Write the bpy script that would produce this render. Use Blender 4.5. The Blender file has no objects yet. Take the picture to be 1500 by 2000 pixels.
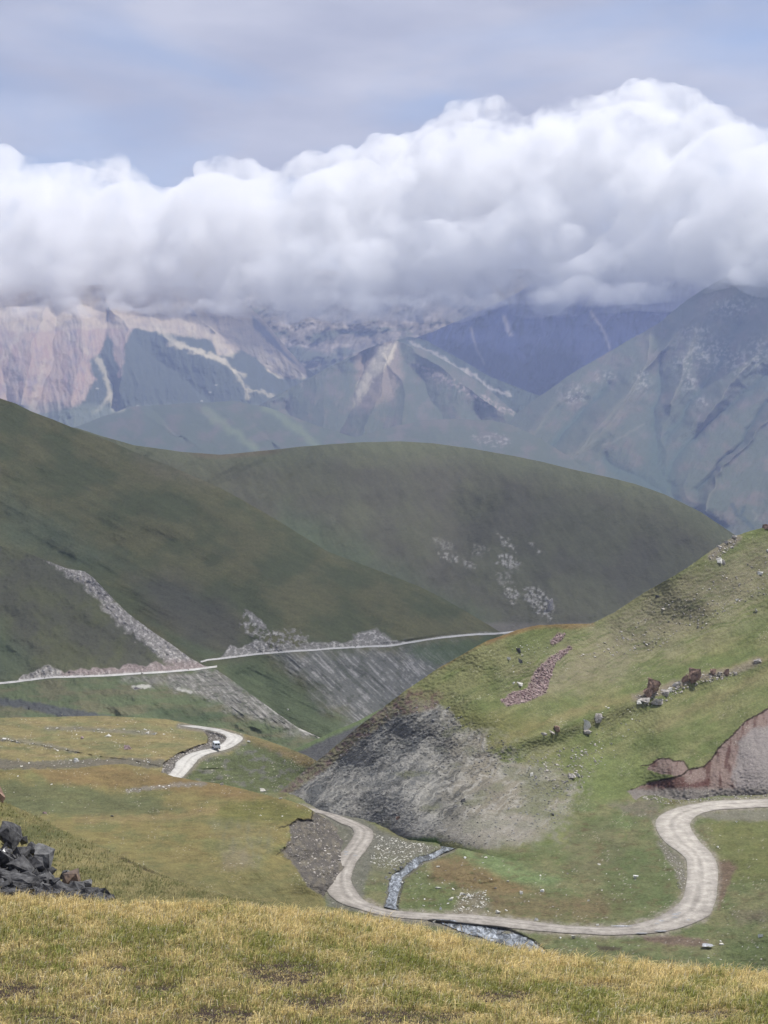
import bpy, bmesh, math, random
import numpy as np
from mathutils import Vector, Matrix, Euler

# ------------------------------------------------------------------ camera, light, exposure
sc = bpy.context.scene
F, HY = 2880.0, 880.0                      # focal length and horizon height in photo pixels (1500 x 2000)
PITCH = math.atan((1000 - HY) / F)
cam = bpy.data.cameras.new('camera'); cam_o = bpy.data.objects.new('camera', cam)
sc.collection.objects.link(cam_o); sc.camera = cam_o
cam.sensor_fit = 'VERTICAL'; cam.sensor_height = 24.0; cam.lens = 24.0 * F / 2000
cam.clip_start = 0.1; cam.clip_end = 100000
cam_o.rotation_euler = (math.pi / 2 - PITCH, 0, 0)
SUN = Vector((0.44, 0.10, 0.89)).normalized()
SUN_ENERGY, SKY_STRENGTH, EXPOSURE = 3.6, 0.13, 0.42
world = bpy.data.worlds.new('World'); sc.world = world; world.use_nodes = True
sun_d = bpy.data.lights.new('sun', 'SUN'); sun_d.energy = SUN_ENERGY; sun_d.angle = math.radians(0.5); sun_d.color = (1.0, 0.965, 0.91)
sun_o = bpy.data.objects.new('sun', sun_d); sc.collection.objects.link(sun_o)
sun_o.rotation_euler = SUN.to_track_quat('Z', 'Y').to_euler()
sc.view_settings.view_transform = 'Standard'; sc.view_settings.look = 'None'
sc.view_settings.exposure = EXPOSURE; sc.view_settings.gamma = 1.0
sc.cycles.volume_bounces = 14; sc.cycles.max_bounces = 16; sc.cycles.diffuse_bounces = 3
sc.cycles.glossy_bounces = 3; sc.cycles.transparent_max_bounces = 8
sc.cycles.volume_step_rate = 0.12; sc.cycles.volume_max_steps = 256

def build_world():
    n = world.node_tree; N = n.nodes; Lk = n.links
    bg = N['Background']; bg.inputs[1].default_value = SKY_STRENGTH
    sk = N.new('ShaderNodeTexSky'); sk.sky_type = 'NISHITA'; sk.sun_disc = False
    sk.sun_elevation = math.asin(SUN.z); sk.sun_rotation = math.atan2(SUN.x, SUN.y)
    sk.altitude = 3200; sk.dust_density = 1.5
    # high thin grey cloud sheets, thinner and bluer in the gaps
    tc = N.new('ShaderNodeTexCoord'); mp = N.new('ShaderNodeMapping'); mp.inputs['Scale'].default_value = (1.0, 1.0, 3.2)
    Lk.new(tc.outputs['Generated'], mp.inputs['Vector'])
    a = N.new('ShaderNodeTexNoise'); a.inputs['Scale'].default_value = 5.0; a.inputs['Detail'].default_value = 5; a.inputs['Roughness'].default_value = 0.5; a.inputs['Distortion'].default_value = 0.4
    Lk.new(mp.outputs[0], a.inputs['Vector'])
    r = N.new('ShaderNodeValToRGB'); r.color_ramp.elements[0].position = 0.34; r.color_ramp.elements[0].color = (0.45, 0.45, 0.45, 1)
    r.color_ramp.elements[1].position = 0.60; r.color_ramp.elements[1].color = (0.97, 0.95, 0.95, 1)
    Lk.new(a.outputs['Fac'], r.inputs[0])
    b = N.new('ShaderNodeTexNoise'); b.inputs['Scale'].default_value = 9.0; b.inputs['Detail'].default_value = 4
    Lk.new(mp.outputs[0], b.inputs['Vector'])
    cr = N.new('ShaderNodeValToRGB'); cr.color_ramp.elements[0].position = 0.35; cr.color_ramp.elements[0].color = (2.85, 3.0, 3.8, 1)
    cr.color_ramp.elements[1].position = 0.7; cr.color_ramp.elements[1].color = (3.7, 3.8, 4.5, 1)
    Lk.new(b.outputs['Fac'], cr.inputs[0])
    mx = N.new('ShaderNodeMix'); mx.data_type = 'RGBA'
    Lk.new(r.outputs[0], mx.inputs[0]); Lk.new(sk.outputs[0], mx.inputs[6]); Lk.new(cr.outputs[0], mx.inputs[7])
    Lk.new(mx.outputs[2], bg.inputs[0])
build_world()

# ------------------------------------------------------------------ helpers
CP, SP = math.cos(PITCH), math.sin(PITCH)
def ray(px, py):
    """direction with y = 1 through a photo pixel: returns x, z"""
    x = (np.asarray(px, float) - 750) / F; y = (1000 - np.asarray(py, float)) / F
    dy = CP + y * SP; dz = -SP + y * CP
    return x / dy, dz / dy
def D(px, py, z):
    return z / float(ray(px, py)[1])

_rg = np.random.RandomState(7)
_PT = _rg.permutation(4096).astype(np.int32); _GA = (_rg.rand(4096) * 2 * math.pi)
_GX = np.cos(_GA).astype(np.float32); _GY = np.sin(_GA).astype(np.float32)
def perlin(x, y, seed=0):
    x = np.asarray(x, np.float32); y = np.asarray(y, np.float32); x, y = np.broadcast_arrays(x, y)
    fx = np.floor(x); fy = np.floor(y); xf = x - fx; yf = y - fy
    xi = fx.astype(np.int32); yi = fy.astype(np.int32)
    u = xf * xf * xf * (xf * (xf * 6 - 15) + 10); v = yf * yf * yf * (yf * (yf * 6 - 15) + 10)
    h0 = _PT[(xi + seed * 131) & 4095]; h1 = _PT[(xi + 1 + seed * 131) & 4095]
    def g(h, iy, dx, dy):
        k = _PT[(h + iy) & 4095]; return _GX[k] * dx + _GY[k] * dy
    a = g(h0, yi, xf, yf); b = g(h1, yi, xf - 1, yf); c = g(h0, yi + 1, xf, yf - 1); d = g(h1, yi + 1, xf - 1, yf - 1)
    p = a + (b - a) * u
    return (p + (c + (d - c) * u - p) * v) * 1.5
def fbm(x, y, seed=0, octv=4, rough=0.5, lac=2.03):
    s = 0; a = 1; t = 0
    for i in range(octv):
        s = s + a * perlin(x, y, seed + i * 17); t += a; a *= rough; x = x * lac + 13.7; y = y * lac + 7.3
    return s / t
def ridged(x, y, seed=0, octv=4, rough=0.5):
    s = 0; a = 1; t = 0
    for i in range(octv):
        s = s + a * (1 - 2 * np.abs(perlin(x, y, seed + i * 17))); t += a; a *= rough; x = x * 2.03 + 3.1; y = y * 2.03 + 5.7
    return s / t
def sstep(a, b, x):
    t = np.clip((x - a) / (b - a), 0, 1); return t * t * (3 - 2 * t)
def segd(px, py, pts, closed=False):
    px = np.asarray(px, np.float32); py = np.asarray(py, np.float32)
    best = np.full(np.broadcast(px, py).shape, 1e9, np.float32); P = list(pts) + ([pts[0]] if closed else [])
    for (x0, y0), (x1, y1) in zip(P[:-1], P[1:]):
        dx, dy = x1 - x0, y1 - y0; L = dx * dx + dy * dy + 1e-9
        t = np.clip(((px - x0) * dx + (py - y0) * dy) / L, 0, 1)
        best = np.minimum(best, (px - x0 - t * dx) ** 2 + (py - y0 - t * dy) ** 2)
    return np.sqrt(best)
def inpoly(px, py, pts):
    ins = np.zeros(np.shape(px), bool); n = len(pts)
    for i in range(n):
        x0, y0 = pts[i]; x1, y1 = pts[i - 1]
        if y0 == y1: continue
        c = ((y0 > py) != (y1 > py)) & (px < (x1 - x0) * (py - y0) / (y1 - y0) + x0)
        ins ^= c
    return ins
def poly(px, py, pts, soft=6, wob=8, ws=30, seed=3):
    """soft mask of a polygon with an uneven outline"""
    d = segd(px, py, pts, True); d = np.where(inpoly(px, py, pts), d, -d)
    d = d + wob * fbm(px / ws, py / ws, seed, 4, 0.6)
    return sstep(-soft, soft, d)
def pline(px, py, pts, w=4, soft=3, wob=3, ws=25, seed=5):
    d = segd(px + wob * fbm(px / ws, py / ws, seed, 3), py + wob * fbm(px / ws + 9, py / ws, seed + 1, 3), pts)
    return 1 - sstep(w - soft, w + soft, d)
def lin(*c):
    c = np.array(c, float) / 255
    return np.where(c <= 0.04045, c / 12.92, ((c + 0.055) / 1.055) ** 2.4)
def mixc(a, b, m):
    return a * (1 - m[..., None]) + np.asarray(b) * m[..., None]
def tps(pts):
    P = np.array(pts, float); X = P[:, :2] / 500.0; V = np.log(P[:, 2]); n = len(P)
    def U(r2): return np.where(r2 > 1e-12, 0.5 * r2 * np.log(r2 + 1e-12), 0)
    K = U(((X[:, None] - X[None]) ** 2).sum(-1)) + np.eye(n) * 2e-4
    A = np.zeros((n + 3, n + 3)); A[:n, :n] = K; A[:n, n] = 1; A[:n, n + 1:] = X; A[n, :n] = 1; A[n + 1:, :n] = X.T
    w = np.linalg.solve(A, np.concatenate([V, [0, 0, 0]]))
    def f(px, py):
        x = np.asarray(px, float) / 500; y = np.asarray(py, float) / 500
        s = w[n] + w[n + 1] * x + w[n + 2] * y
        for i in range(n): s = s + w[i] * U((x - X[i, 0]) ** 2 + (y - X[i, 1]) ** 2)
        return np.exp(s)
    return f

COL = sc.collection
def tag(o, label=None, cat=None, group=None, kind=None):
    if label: o['label'] = label
    if cat: o['category'] = cat
    if group: o['group'] = group
    if kind: o['kind'] = kind
    return o
def link(name, me, mat=None, parent=None):
    o = bpy.data.objects.new(name, me); COL.objects.link(o)
    if mat is not None and not me.materials: me.materials.append(mat)
    if parent: o.parent = parent
    return o
def np_mesh(name, V, Fc, smooth=True, attrs=None):
    me = bpy.data.meshes.new(name); V = np.asarray(V, np.float32); Fc = np.asarray(Fc, np.int32); k = Fc.shape[1]
    me.vertices.add(len(V)); me.vertices.foreach_set('co', V.ravel())
    me.loops.add(Fc.size); me.loops.foreach_set('vertex_index', Fc.ravel())
    me.polygons.add(len(Fc)); me.polygons.foreach_set('loop_start', np.arange(0, Fc.size, k, dtype=np.int32))
    me.polygons.foreach_set('use_smooth', np.full(len(Fc), smooth))
    for nm, (dat, ty) in (attrs or {}).items():
        at = me.attributes.new(nm, ty, 'POINT')
        if ty == 'FLOAT_COLOR':
            c = np.ones((len(V), 4), np.float32); c[:, :3] = dat; at.data.foreach_set('color', c.ravel())
        else: at.data.foreach_set('value', np.asarray(dat, np.float32).ravel())
    me.update(calc_edges=True); me.validate()
    return me
def grid_faces(nr, nc):
    i = np.arange(nr - 1)[:, None] * nc + np.arange(nc - 1)[None]
    return np.stack([i, i + 1, i + nc + 1, i + nc], -1).reshape(-1, 4)

# ------------------------------------------------------------------ materials
def terrain_mat(name, fine, bump=0.6, contrast=0.35, rockc=0.8, stretch=(1, 1, 1), hue=0.03):
    """ground: albedo by region (point attribute) broken up by grass / rubble noise of metre size `fine`"""
    m = bpy.data.materials.new(name); m.use_nodes = True; t = m.node_tree; N = t.nodes; L = t.links
    b = N['Principled BSDF']; b.inputs['Roughness'].default_value = 0.95; b.inputs['Specular IOR Level'].default_value = 0.08
    at = N.new('ShaderNodeAttribute'); at.attribute_name = 'Col'
    rk = N.new('ShaderNodeAttribute'); rk.attribute_name = 'rock'
    tc = N.new('ShaderNodeTexCoord'); mp = N.new('ShaderNodeMapping'); mp.inputs['Scale'].default_value = stretch
    L.new(tc.outputs['Object'], mp.inputs[0])
    def noise(s, det, ro=0.6, dist=0.0):
        n = N.new('ShaderNodeTexNoise'); n.inputs['Scale'].default_value = s; n.inputs['Detail'].default_value = det
        n.inputs['Roughness'].default_value = ro; n.inputs['Distortion'].default_value = dist; L.new(mp.outputs[0], n.inputs['Vector']); return n
    def math_(op, a, bb, c=None):
        n = N.new('ShaderNodeMath'); n.operation = op
        for i, v in enumerate((a, bb, c)):
            if v is None: continue
            if isinstance(v, (int, float)): n.inputs[i].default_value = v
            else: L.new(v, n.inputs[i])
        return n.outputs[0]
    n1 = noise(1 / (fine * 14), 8, 0.68); n2 = noise(1 / (fine * 2.2), 5, 0.7); n3 = noise(1 / (fine * 6), 6, 0.75, 0.6)
    g1 = math_('SUBTRACT', n1.outputs['Fac'], 0.5); g2 = math_('SUBTRACT', n2.outputs['Fac'], 0.5); g3 = math_('SUBTRACT', n3.outputs['Fac'], 0.5)
    grass = math_('MULTIPLY_ADD', g2, contrast * 2.2, math_('MULTIPLY', g1, contrast * 2.0))
    rock = math_('MULTIPLY_ADD', g3, rockc * 1.6, math_('MULTIPLY', g2, rockc * 3.2))
    mixf = N.new('ShaderNodeMix'); mixf.data_type = 'FLOAT'; L.new(rk.outputs['Fac'], mixf.inputs[0]); L.new(grass, mixf.inputs[2]); L.new(rock, mixf.inputs[3])
    fac = math_('MAXIMUM', math_('ADD', mixf.outputs[0], 1.0), 0.25)
    vm = N.new('ShaderNodeVectorMath'); vm.operation = 'SCALE'; L.new(at.outputs['Color'], vm.inputs[0]); L.new(fac, vm.inputs['Scale'])
    # patches of drier / greener growth
    hs = N.new('ShaderNodeHueSaturation'); L.new(vm.outputs[0], hs.inputs['Color'])
    nh = noise(1 / (fine * 30), 5, 0.6)
    L.new(math_('MULTIPLY_ADD', math_('SUBTRACT', nh.outputs['Fac'], 0.5), hue, 0.5), hs.inputs['Hue'])
    L.new(hs.outputs[0], b.inputs['Base Color'])
    bp = N.new('ShaderNodeBump'); bp.inputs['Strength'].default_value = bump; bp.inputs['Distance'].default_value = fine * 1.3
    hsum = math_('ADD', math_('MULTIPLY_ADD', n3.outputs['Fac'], math_('MULTIPLY_ADD', rk.outputs['Fac'], 1.0, 0.5), n2.outputs['Fac']), n1.outputs['Fac'])
    L.new(hsum, bp.inputs['Height']); L.new(bp.outputs[0], b.inputs['Normal'])
    return m
def rock_mat(name, c1, c2, scale=1.5, rough=0.9):
    m = bpy.data.materials.new(name); m.use_nodes = True; t = m.node_tree; N = t.nodes; L = t.links
    b = N['Principled BSDF']; b.inputs['Roughness'].default_value = rough; b.inputs['Specular IOR Level'].default_value = 0.25
    tc = N.new('ShaderNodeTexCoord'); n = N.new('ShaderNodeTexNoise'); n.inputs['Scale'].default_value = scale; n.inputs['Detail'].default_value = 7; n.inputs['Roughness'].default_value = 0.65
    L.new(tc.outputs['Object'], n.inputs['Vector'])
    r = N.new('ShaderNodeValToRGB'); r.color_ramp.elements[0].position = 0.35; r.color_ramp.elements[1].position = 0.68
    r.color_ramp.elements[0].color = (*c1, 1); r.color_ramp.elements[1].color = (*c2, 1); L.new(n.outputs['Fac'], r.inputs[0])
    L.new(r.outputs[0], b.inputs['Base Color'])
    bp = N.new('ShaderNodeBump'); bp.inputs['Strength'].default_value = 0.6; bp.inputs['Distance'].default_value = 0.25 / scale
    L.new(n.outputs['Fac'], bp.inputs['Height']); L.new(bp.outputs[0], b.inputs['Normal'])
    return m
def flat_mat(name, c, rough=0.6, metal=0.0, spec=0.5):
    m = bpy.data.materials.new(name); m.use_nodes = True; b = m.node_tree.nodes['Principled BSDF']
    n = m.node_tree.nodes.new('ShaderNodeTexNoise'); n.inputs['Scale'].default_value = 3.0; n.inputs['Detail'].default_value = 4
    r = m.node_tree.nodes.new('ShaderNodeValToRGB'); r.color_ramp.elements[0].color = (*[v * 0.8 for v in c], 1); r.color_ramp.elements[1].color = (*[min(1, v * 1.1) for v in c], 1)
    m.node_tree.links.new(n.outputs['Fac'], r.inputs[0]); m.node_tree.links.new(r.outputs[0], b.inputs['Base Color'])
    b.inputs['Roughness'].default_value = rough; b.inputs['Metallic'].default_value = metal; b.inputs['Specular IOR Level'].default_value = spec
    return m

# ------------------------------------------------------------------ terrain sheets
class Layer: pass
LAY = {}
def layer(key, name, label, x0, x1, nx, ny, crest, base, anchors, relief, colour, mat, back=(0.6, 400), cw=2.0, cwn=0.0, cat=None):
    """One hill: a surface through surveyed points, seen from its foot to its skyline, with its hidden back slope."""
    f = anchors if callable(anchors) else tps(anchors); cx, cy = zip(*crest); bx, by = zip(*base)
    dense = np.linspace(x0 - 60, x1 + 60, 2400); cyd = np.interp(dense, cx, cy)
    k = max(3, int(7 / ((x1 - x0 + 120) / 2400))); ker = np.hanning(k * 2 + 1); ker /= ker.sum()
    cyd = np.convolve(np.pad(cyd, k, 'edge'), ker, 'valid')
    cyd = cyd + cw * fbm(dense / 60, dense * 0, hash(key) % 97 if False else len(key) * 7 + ord(key[0]), 3, 0.5) + cwn * fbm(dense / 7, dense * 0 + 3, 11, 3, 0.6)
    def crest_y(px): return np.interp(px, dense, cyd)
    PX = np.linspace(x0, x1, nx); T = np.linspace(0, 1, ny)
    px = np.broadcast_to(PX, (ny, nx)).copy(); cyv = crest_y(PX); byv = np.interp(PX, bx, by)
    py = byv[None] + (cyv - byv)[None] * T[:, None]
    def depth(qx, qy):
        d0 = f(qx, qy); return d0 + relief(qx, qy, d0)
    d = depth(px, py); a, b = ray(px, py); P = np.stack([a * d, d, b * d], -1)
    c, rk = colour(px, py, P); rk = np.broadcast_to(rk, px.shape)
    # back slope
    nb = 14; S = (np.linspace(0, 1, nb + 1)[1:] ** 1.7) * back[1]
    last = P[-1]; rows = [P]; cs = [c]; rks = [rk]
    drop = back[0] * (S - back[1] * 0.12 * (1 - np.exp(-S / (back[1] * 0.12))))
    slope0 = b[-1]
    for s, dr in zip(S, drop):
        q = last.copy(); sc_ = (last[:, 1] + s) / last[:, 1]; q[:, 0] *= sc_; q[:, 1] += s; q[:, 2] = last[:, 2] + slope0 * s - dr - 0.01 * s
        rows.append(q[None]); cs.append(c[-1:]); rks.append(rk[-1:])
    V = np.concatenate(rows, 0); C = np.concatenate(cs, 0); R = np.concatenate(rks, 0)
    nr = V.shape[0]
    me = np_mesh(name, V.reshape(-1, 3), grid_faces(nr, nx), True, {'Col': (np.clip(C.reshape(-1, 3), 0.005, 0.9), 'FLOAT_COLOR'), 'rock': (R.reshape(-1), 'FLOAT')})
    o = link(name, me, mat); tag(o, label, None, None, 'structure')
    Y = Layer(); Y.depth = depth; Y.crest = crest_y; Y.obj = o; LAY[key] = Y
    return Y
def at(key, px, py):
    d = LAY[key].depth(np.array([float(px)]), np.array([float(py)]))[0]; a, b = ray(px, py)
    return Vector((float(a) * d, d, float(b) * d))
def ridge_net(px, py, ridges, valleys, warp=14, ws=60, seed=1, sharp=1.0):
    wx = px + warp * fbm(px / ws, py / ws, seed, 3); wy = py + warp * fbm(px / ws + 5, py / ws + 5, seed + 4, 3)
    dr = np.full(px.shape, 1e9); dv = dr.copy()
    for r in ridges: dr = np.minimum(dr, segd(wx, wy, r))
    for v in valleys: dv = np.minimum(dv, segd(wx, wy, v))
    return (dv / (dr + dv + 1e-6)) ** sharp

# albedo palette (linear)
K = 0.78
def A(r, g, b, k=K, ds=0.22):
    c = lin(r, g, b) * k; return c * (1 - ds) + c.mean() * ds

# ================================================================== THE LAND
M_near = terrain_mat('near_turf', 0.02, 0.8, 0.5, 0.9)
M_slope = terrain_mat('near_slope_turf', 0.12, 0.9, 0.55, 0.9)
M_val = terrain_mat('valley_turf', 0.26, 0.9, 0.62, 0.55)
M_right = terrain_mat('right_hill_turf', 0.26, 0.7, 0.48, 0.38)
M_mid = terrain_mat('mid_hill_turf', 0.6, 0.9, 0.34, 0.42, hue=0.02)
M_mid2 = terrain_mat('round_hill_turf', 1.2, 0.7, 0.20, 0.45, hue=0.02)
M_far = terrain_mat('far_mountain_ground', 6.0, 0.45, 0.16, 0.30, hue=0.02)

# ---- far mountains --------------------------------------------------------------------
grn_f, brn_f, tan_f, pnk_f = A(92, 98, 72), A(118, 106, 88), A(214, 190, 148), A(182, 138, 118)
def gully(px, py, w=9, seed=2, tilt=0.0, ln=70):
    x = px + tilt * py
    x = x + 10 * fbm(px / 60, py / 60, seed, 3)
    return ridged(x / w, py / ln, seed + 3, 4, 0.55)

def rel_m1(px, py, d): return -160 * gully(px, py, 40, 8, 0.5) - 140 * fbm(px / 50, py / 40, 3, 4)
def col_m1(px, py, P):
    n = fbm(px / 30, py / 18, 21, 5, 0.6)
    c = mixc(np.broadcast_to(brn_f, px.shape + (3,)), A(176, 160, 140), sstep(-0.1, 0.5, n))
    c = mixc(c, grn_f, sstep(0.0, 0.35, fbm(px / 60, py / 22, 8, 4) + (py - 650) / 90 * 0.4))
    return c, 0.5
layer('m1', 'mountain', 'far tan mountain ridge half hidden by cloud at the head of the valley', 380, 1060, 300, 150,
      [(380, 530), (1060, 524)], [(380, 790), (1060, 790)],
      [(400, 566, 11500), (720, 566, 11700), (1050, 560, 11500), (400, 700, 10600), (720, 700, 10500), (1050, 700, 10500), (700, 790, 10000)],
      rel_m1, col_m1, M_far, (0.4, 900))

def rel_m2(px, py, d): return -130 * gully(px, py, 30, 5, 0.3, 120) - 120 * fbm(px / 70, py / 90, 4, 4) + 260 * (1 - ridge_net(px, py, [[(960, 600), (880, 650), (1000, 760)], [(1130, 570), (1120, 660), (1060, 760)]], [[(1000, 590), (1010, 680), (1050, 770)], [(1250, 580), (1180, 660)]]))
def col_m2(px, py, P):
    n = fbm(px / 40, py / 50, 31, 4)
    c = mixc(np.broadcast_to(A(24, 34, 84), px.shape + (3,)), A(40, 44, 84), sstep(-0.1, 0.4, n))  # blue of distance haze and shade is painted into this albedo
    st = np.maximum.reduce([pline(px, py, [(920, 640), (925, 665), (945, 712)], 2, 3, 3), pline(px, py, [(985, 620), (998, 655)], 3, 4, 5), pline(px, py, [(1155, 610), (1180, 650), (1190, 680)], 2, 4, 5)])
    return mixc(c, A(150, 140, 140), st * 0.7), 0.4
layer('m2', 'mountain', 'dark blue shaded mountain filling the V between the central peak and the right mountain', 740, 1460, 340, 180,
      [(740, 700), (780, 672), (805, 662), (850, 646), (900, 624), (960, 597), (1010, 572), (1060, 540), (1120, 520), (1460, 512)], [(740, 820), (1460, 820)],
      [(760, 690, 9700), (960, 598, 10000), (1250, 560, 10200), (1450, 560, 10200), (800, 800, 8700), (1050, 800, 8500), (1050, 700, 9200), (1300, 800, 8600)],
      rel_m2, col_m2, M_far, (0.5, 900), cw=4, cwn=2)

A_r = [(180, 560), (250, 640), (300, 650), (330, 662), (400, 700), (460, 740), (520, 778)]
R3 = [A_r, [(250, 640), (240, 700), (232, 765)], [(100, 560), (70, 660), (40, 790)], [(-60, 560), (-80, 700)], [(470, 560), (510, 640), (560, 700), (600, 738)], [(330, 560), (360, 600), (420, 650)], [(150, 600), (165, 680), (140, 790)]]
V3 = [[(215, 600), (195, 690), (218, 750), (222, 800)], [(10, 560), (-5, 700), (20, 800)], [(360, 560), (430, 640), (500, 700), (560, 745)], [(110, 600), (105, 700), (70, 800)], [(300, 700), (380, 760), (420, 800)]]
def rel_m3(px, py, d): return 250 * (1 - ridge_net(px, py, R3, V3, 12, 50, 2)) - 22 * gully(px, py, 16, 15, -0.2, 60) - 26 * fbm(px / 22, py / 22, 9, 4)
def col_m3(px, py, P):
    S = px.shape + (3,)
    n = fbm(px / 26, py / 26, 41, 5, 0.6); g = gully(px, py, 9, 51, -0.15, 60)
    hi = 1 - sstep(0, 1, (py - (700 + 20 * n)) / 30)
    c = np.broadcast_to(A(80, 88, 74), S).copy()
    left = poly(px, py, [(-400, 540), (330, 540), (300, 610), (262, 640), (245, 660), (242, 700), (233, 735), (226, 690), (212, 650), (195, 690), (170, 705), (185, 740), (160, 790), (60, 812), (-400, 812)], 5, 10, 20)
    c = mixc(c, mixc(np.broadcast_to(pnk_f, S), A(150, 128, 130), sstep(-0.2, 0.4, n)), left)
    c = mixc(c, tan_f, left * sstep(0.0, 0.9, g) * 0.5)
    top = poly(px, py, [(-400, 540), (700, 540), (560, 600), (540, 650), (590, 712), (600, 735), (560, 738), (528, 728), (505, 700), (470, 680), (450, 692), (425, 690), (412, 662), (300, 648), (262, 640), (-400, 660)], 5, 8, 20, 7)
    c = mixc(c, mixc(np.broadcast_to(A(206, 180, 148), S), A(150, 134, 132), sstep(-0.1, 0.5, fbm(px / 30, py / 12, 5, 4))), top * 0.9)
    c = mixc(c, tan_f, top * sstep(0.2, 0.8, ridged((px - 0.35 * py) / 13 + fbm(px / 40, py / 40, 6, 3), py / 160, 7, 3)) * 0.8)
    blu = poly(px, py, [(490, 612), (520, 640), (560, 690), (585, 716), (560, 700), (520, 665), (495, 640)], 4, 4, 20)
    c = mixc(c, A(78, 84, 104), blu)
    sc_l = [([(190, 700), (205, 725), (215, 770), (222, 797)], 5), ([(215, 770), (200, 795), (185, 806)], 2.5), ([(300, 632), (340, 668), (400, 692), (440, 706)], 4.5), ([(330, 672), (380, 684), (430, 700), (456, 722)], 3.5),
            ([(456, 722), (462, 735), (480, 760), (486, 776)], 3), ([(456, 722), (470, 730), (478, 734)], 3), ([(480, 760), (510, 765), (532, 772)], 2.2), ([(90, 700), (70, 760), (62, 800)], 3), ([(45, 640), (20, 680), (0, 710)], 3),
            ([(410, 650), (440, 690), (450, 690)], 6), ([(470, 660), (510, 700), (545, 730)], 6), ([(520, 690), (560, 722), (590, 736)], 5), ([(120, 640), (160, 680), (172, 690)], 2.5), ([(345, 560), (352, 620), (380, 655)], 3)]
    for l, w in sc_l: c = mixc(c, A(224, 206, 164), pline(px, py, l, w * 1.1, 4, 8, 14) * 0.5)
    for qx, qy in ((269, 793), (394, 783), (410, 766), (422, 752), (190, 759)): c = mixc(c, A(190, 184, 170), (np.hypot((px - qx) / 1.8, py - qy) < 1.8) * 0.6)
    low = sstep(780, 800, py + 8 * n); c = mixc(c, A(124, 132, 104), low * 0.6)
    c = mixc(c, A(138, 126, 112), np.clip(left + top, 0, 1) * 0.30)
    return c, np.clip(left + top, 0, 1) * 0.5
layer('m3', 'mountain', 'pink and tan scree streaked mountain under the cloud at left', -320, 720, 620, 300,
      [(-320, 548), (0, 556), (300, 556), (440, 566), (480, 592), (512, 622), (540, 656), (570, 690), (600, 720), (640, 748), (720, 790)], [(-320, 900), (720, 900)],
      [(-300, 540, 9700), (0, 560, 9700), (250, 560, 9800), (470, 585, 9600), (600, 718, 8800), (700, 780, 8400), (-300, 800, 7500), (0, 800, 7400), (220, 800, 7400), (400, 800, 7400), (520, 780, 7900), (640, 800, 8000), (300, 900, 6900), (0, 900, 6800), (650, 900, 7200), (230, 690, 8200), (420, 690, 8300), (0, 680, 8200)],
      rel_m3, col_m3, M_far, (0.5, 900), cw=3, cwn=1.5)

def rel_m4b(px, py, d): return -50 * gully(px, py, 22, 25, 0.3, 90) - 60 * fbm(px / 40, py / 40, 14, 4)
def col_m4b(px, py, P):
    c = np.broadcast_to(A(74, 86, 66), px.shape + (3,)).copy()
    for l, w in (([(905, 722), (930, 735), (960, 760), (995, 770)], 3), ([(800, 668), (850, 690), (900, 722)], 3), ([(910, 725), (918, 730)], 7)):
        c = mixc(c, A(176, 166, 150), pline(px, py, l, w, 3, 6, 12) * 0.8)
    return c, 0.3
layer('m4b', 'mountain', 'dark green ridge sloping down behind the central peak', 720, 1110, 240, 140,
      [(720, 690), (760, 668), (800, 657), (830, 664), (870, 686), (900, 702), (960, 737), (1010, 757), (1060, 775), (1110, 800)], [(720, 900), (1110, 900)],
      [(740, 675, 8500), (800, 657, 8600), (900, 702, 8300), (1050, 772, 7600), (1100, 800, 7500), (800, 880, 7200), (1000, 880, 6900)],
      rel_m4b, col_m4b, M_far, (0.5, 700), cw=2, cwn=1)

R4 = [[(770, 664), (755, 720), (735, 790), (690, 880)], [(770, 664), (700, 690), (600, 740), (520, 782)], [(790, 672), (860, 720), (930, 770), (1000, 812)], [(755, 700), (790, 760), (780, 850)]]
V4 = [[(715, 690), (700, 740), (690, 800), (640, 880)], [(820, 730), (850, 790), (880, 850)], [(560, 800), (600, 840)], [(930, 800), (950, 860)]]
def rel_m4(px, py, d): return 330 * (1 - ridge_net(px, py, R4, V4, 10, 50, 6)) - 12 * gully(px, py, 14, 35, 0.2, 60) - 20 * fbm(px / 25, py / 25, 19, 4)
def col_m4(px, py, P):
    S = px.shape + (3,); n = fbm(px / 30, py / 30, 61, 5, 0.6)
    c = mixc(np.broadcast_to(A(90, 98, 72), S), A(112, 104, 86), sstep(-0.15, 0.4, n))
    tp = poly(px, py, [(690, 690), (735, 672), (770, 660), (785, 690), (782, 730), (770, 770), (745, 790), (715, 800), (690, 790), (700, 740)], 10, 14, 20)
    c = mixc(c, A(164, 138, 116), tp * 0.6)
    fan = poly(px, py, [(738, 680), (775, 668), (768, 700), (730, 740), (700, 790), (690, 798), (700, 750)], 5, 7, 12)
    c = mixc(c, A(240, 222, 176), fan * sstep(-0.05, 0.35, ridged((px + 0.55 * py) / 9, py / 90, 9, 3)) * 0.55)
    for l, w in (([(820, 718), (855, 735), (890, 752), (930, 775), (985, 800)], 6), ([(985, 795), (1000, 806)], 3)):
        c = mixc(c, A(170, 150, 138), pline(px, py, l, w, 5, 10, 14) * sstep(-0.3, 0.3, fbm(px / 7, py / 7, 3, 3)) * 0.9)
    return c, np.clip(tp, 0.15, 1) * 0.7
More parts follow.
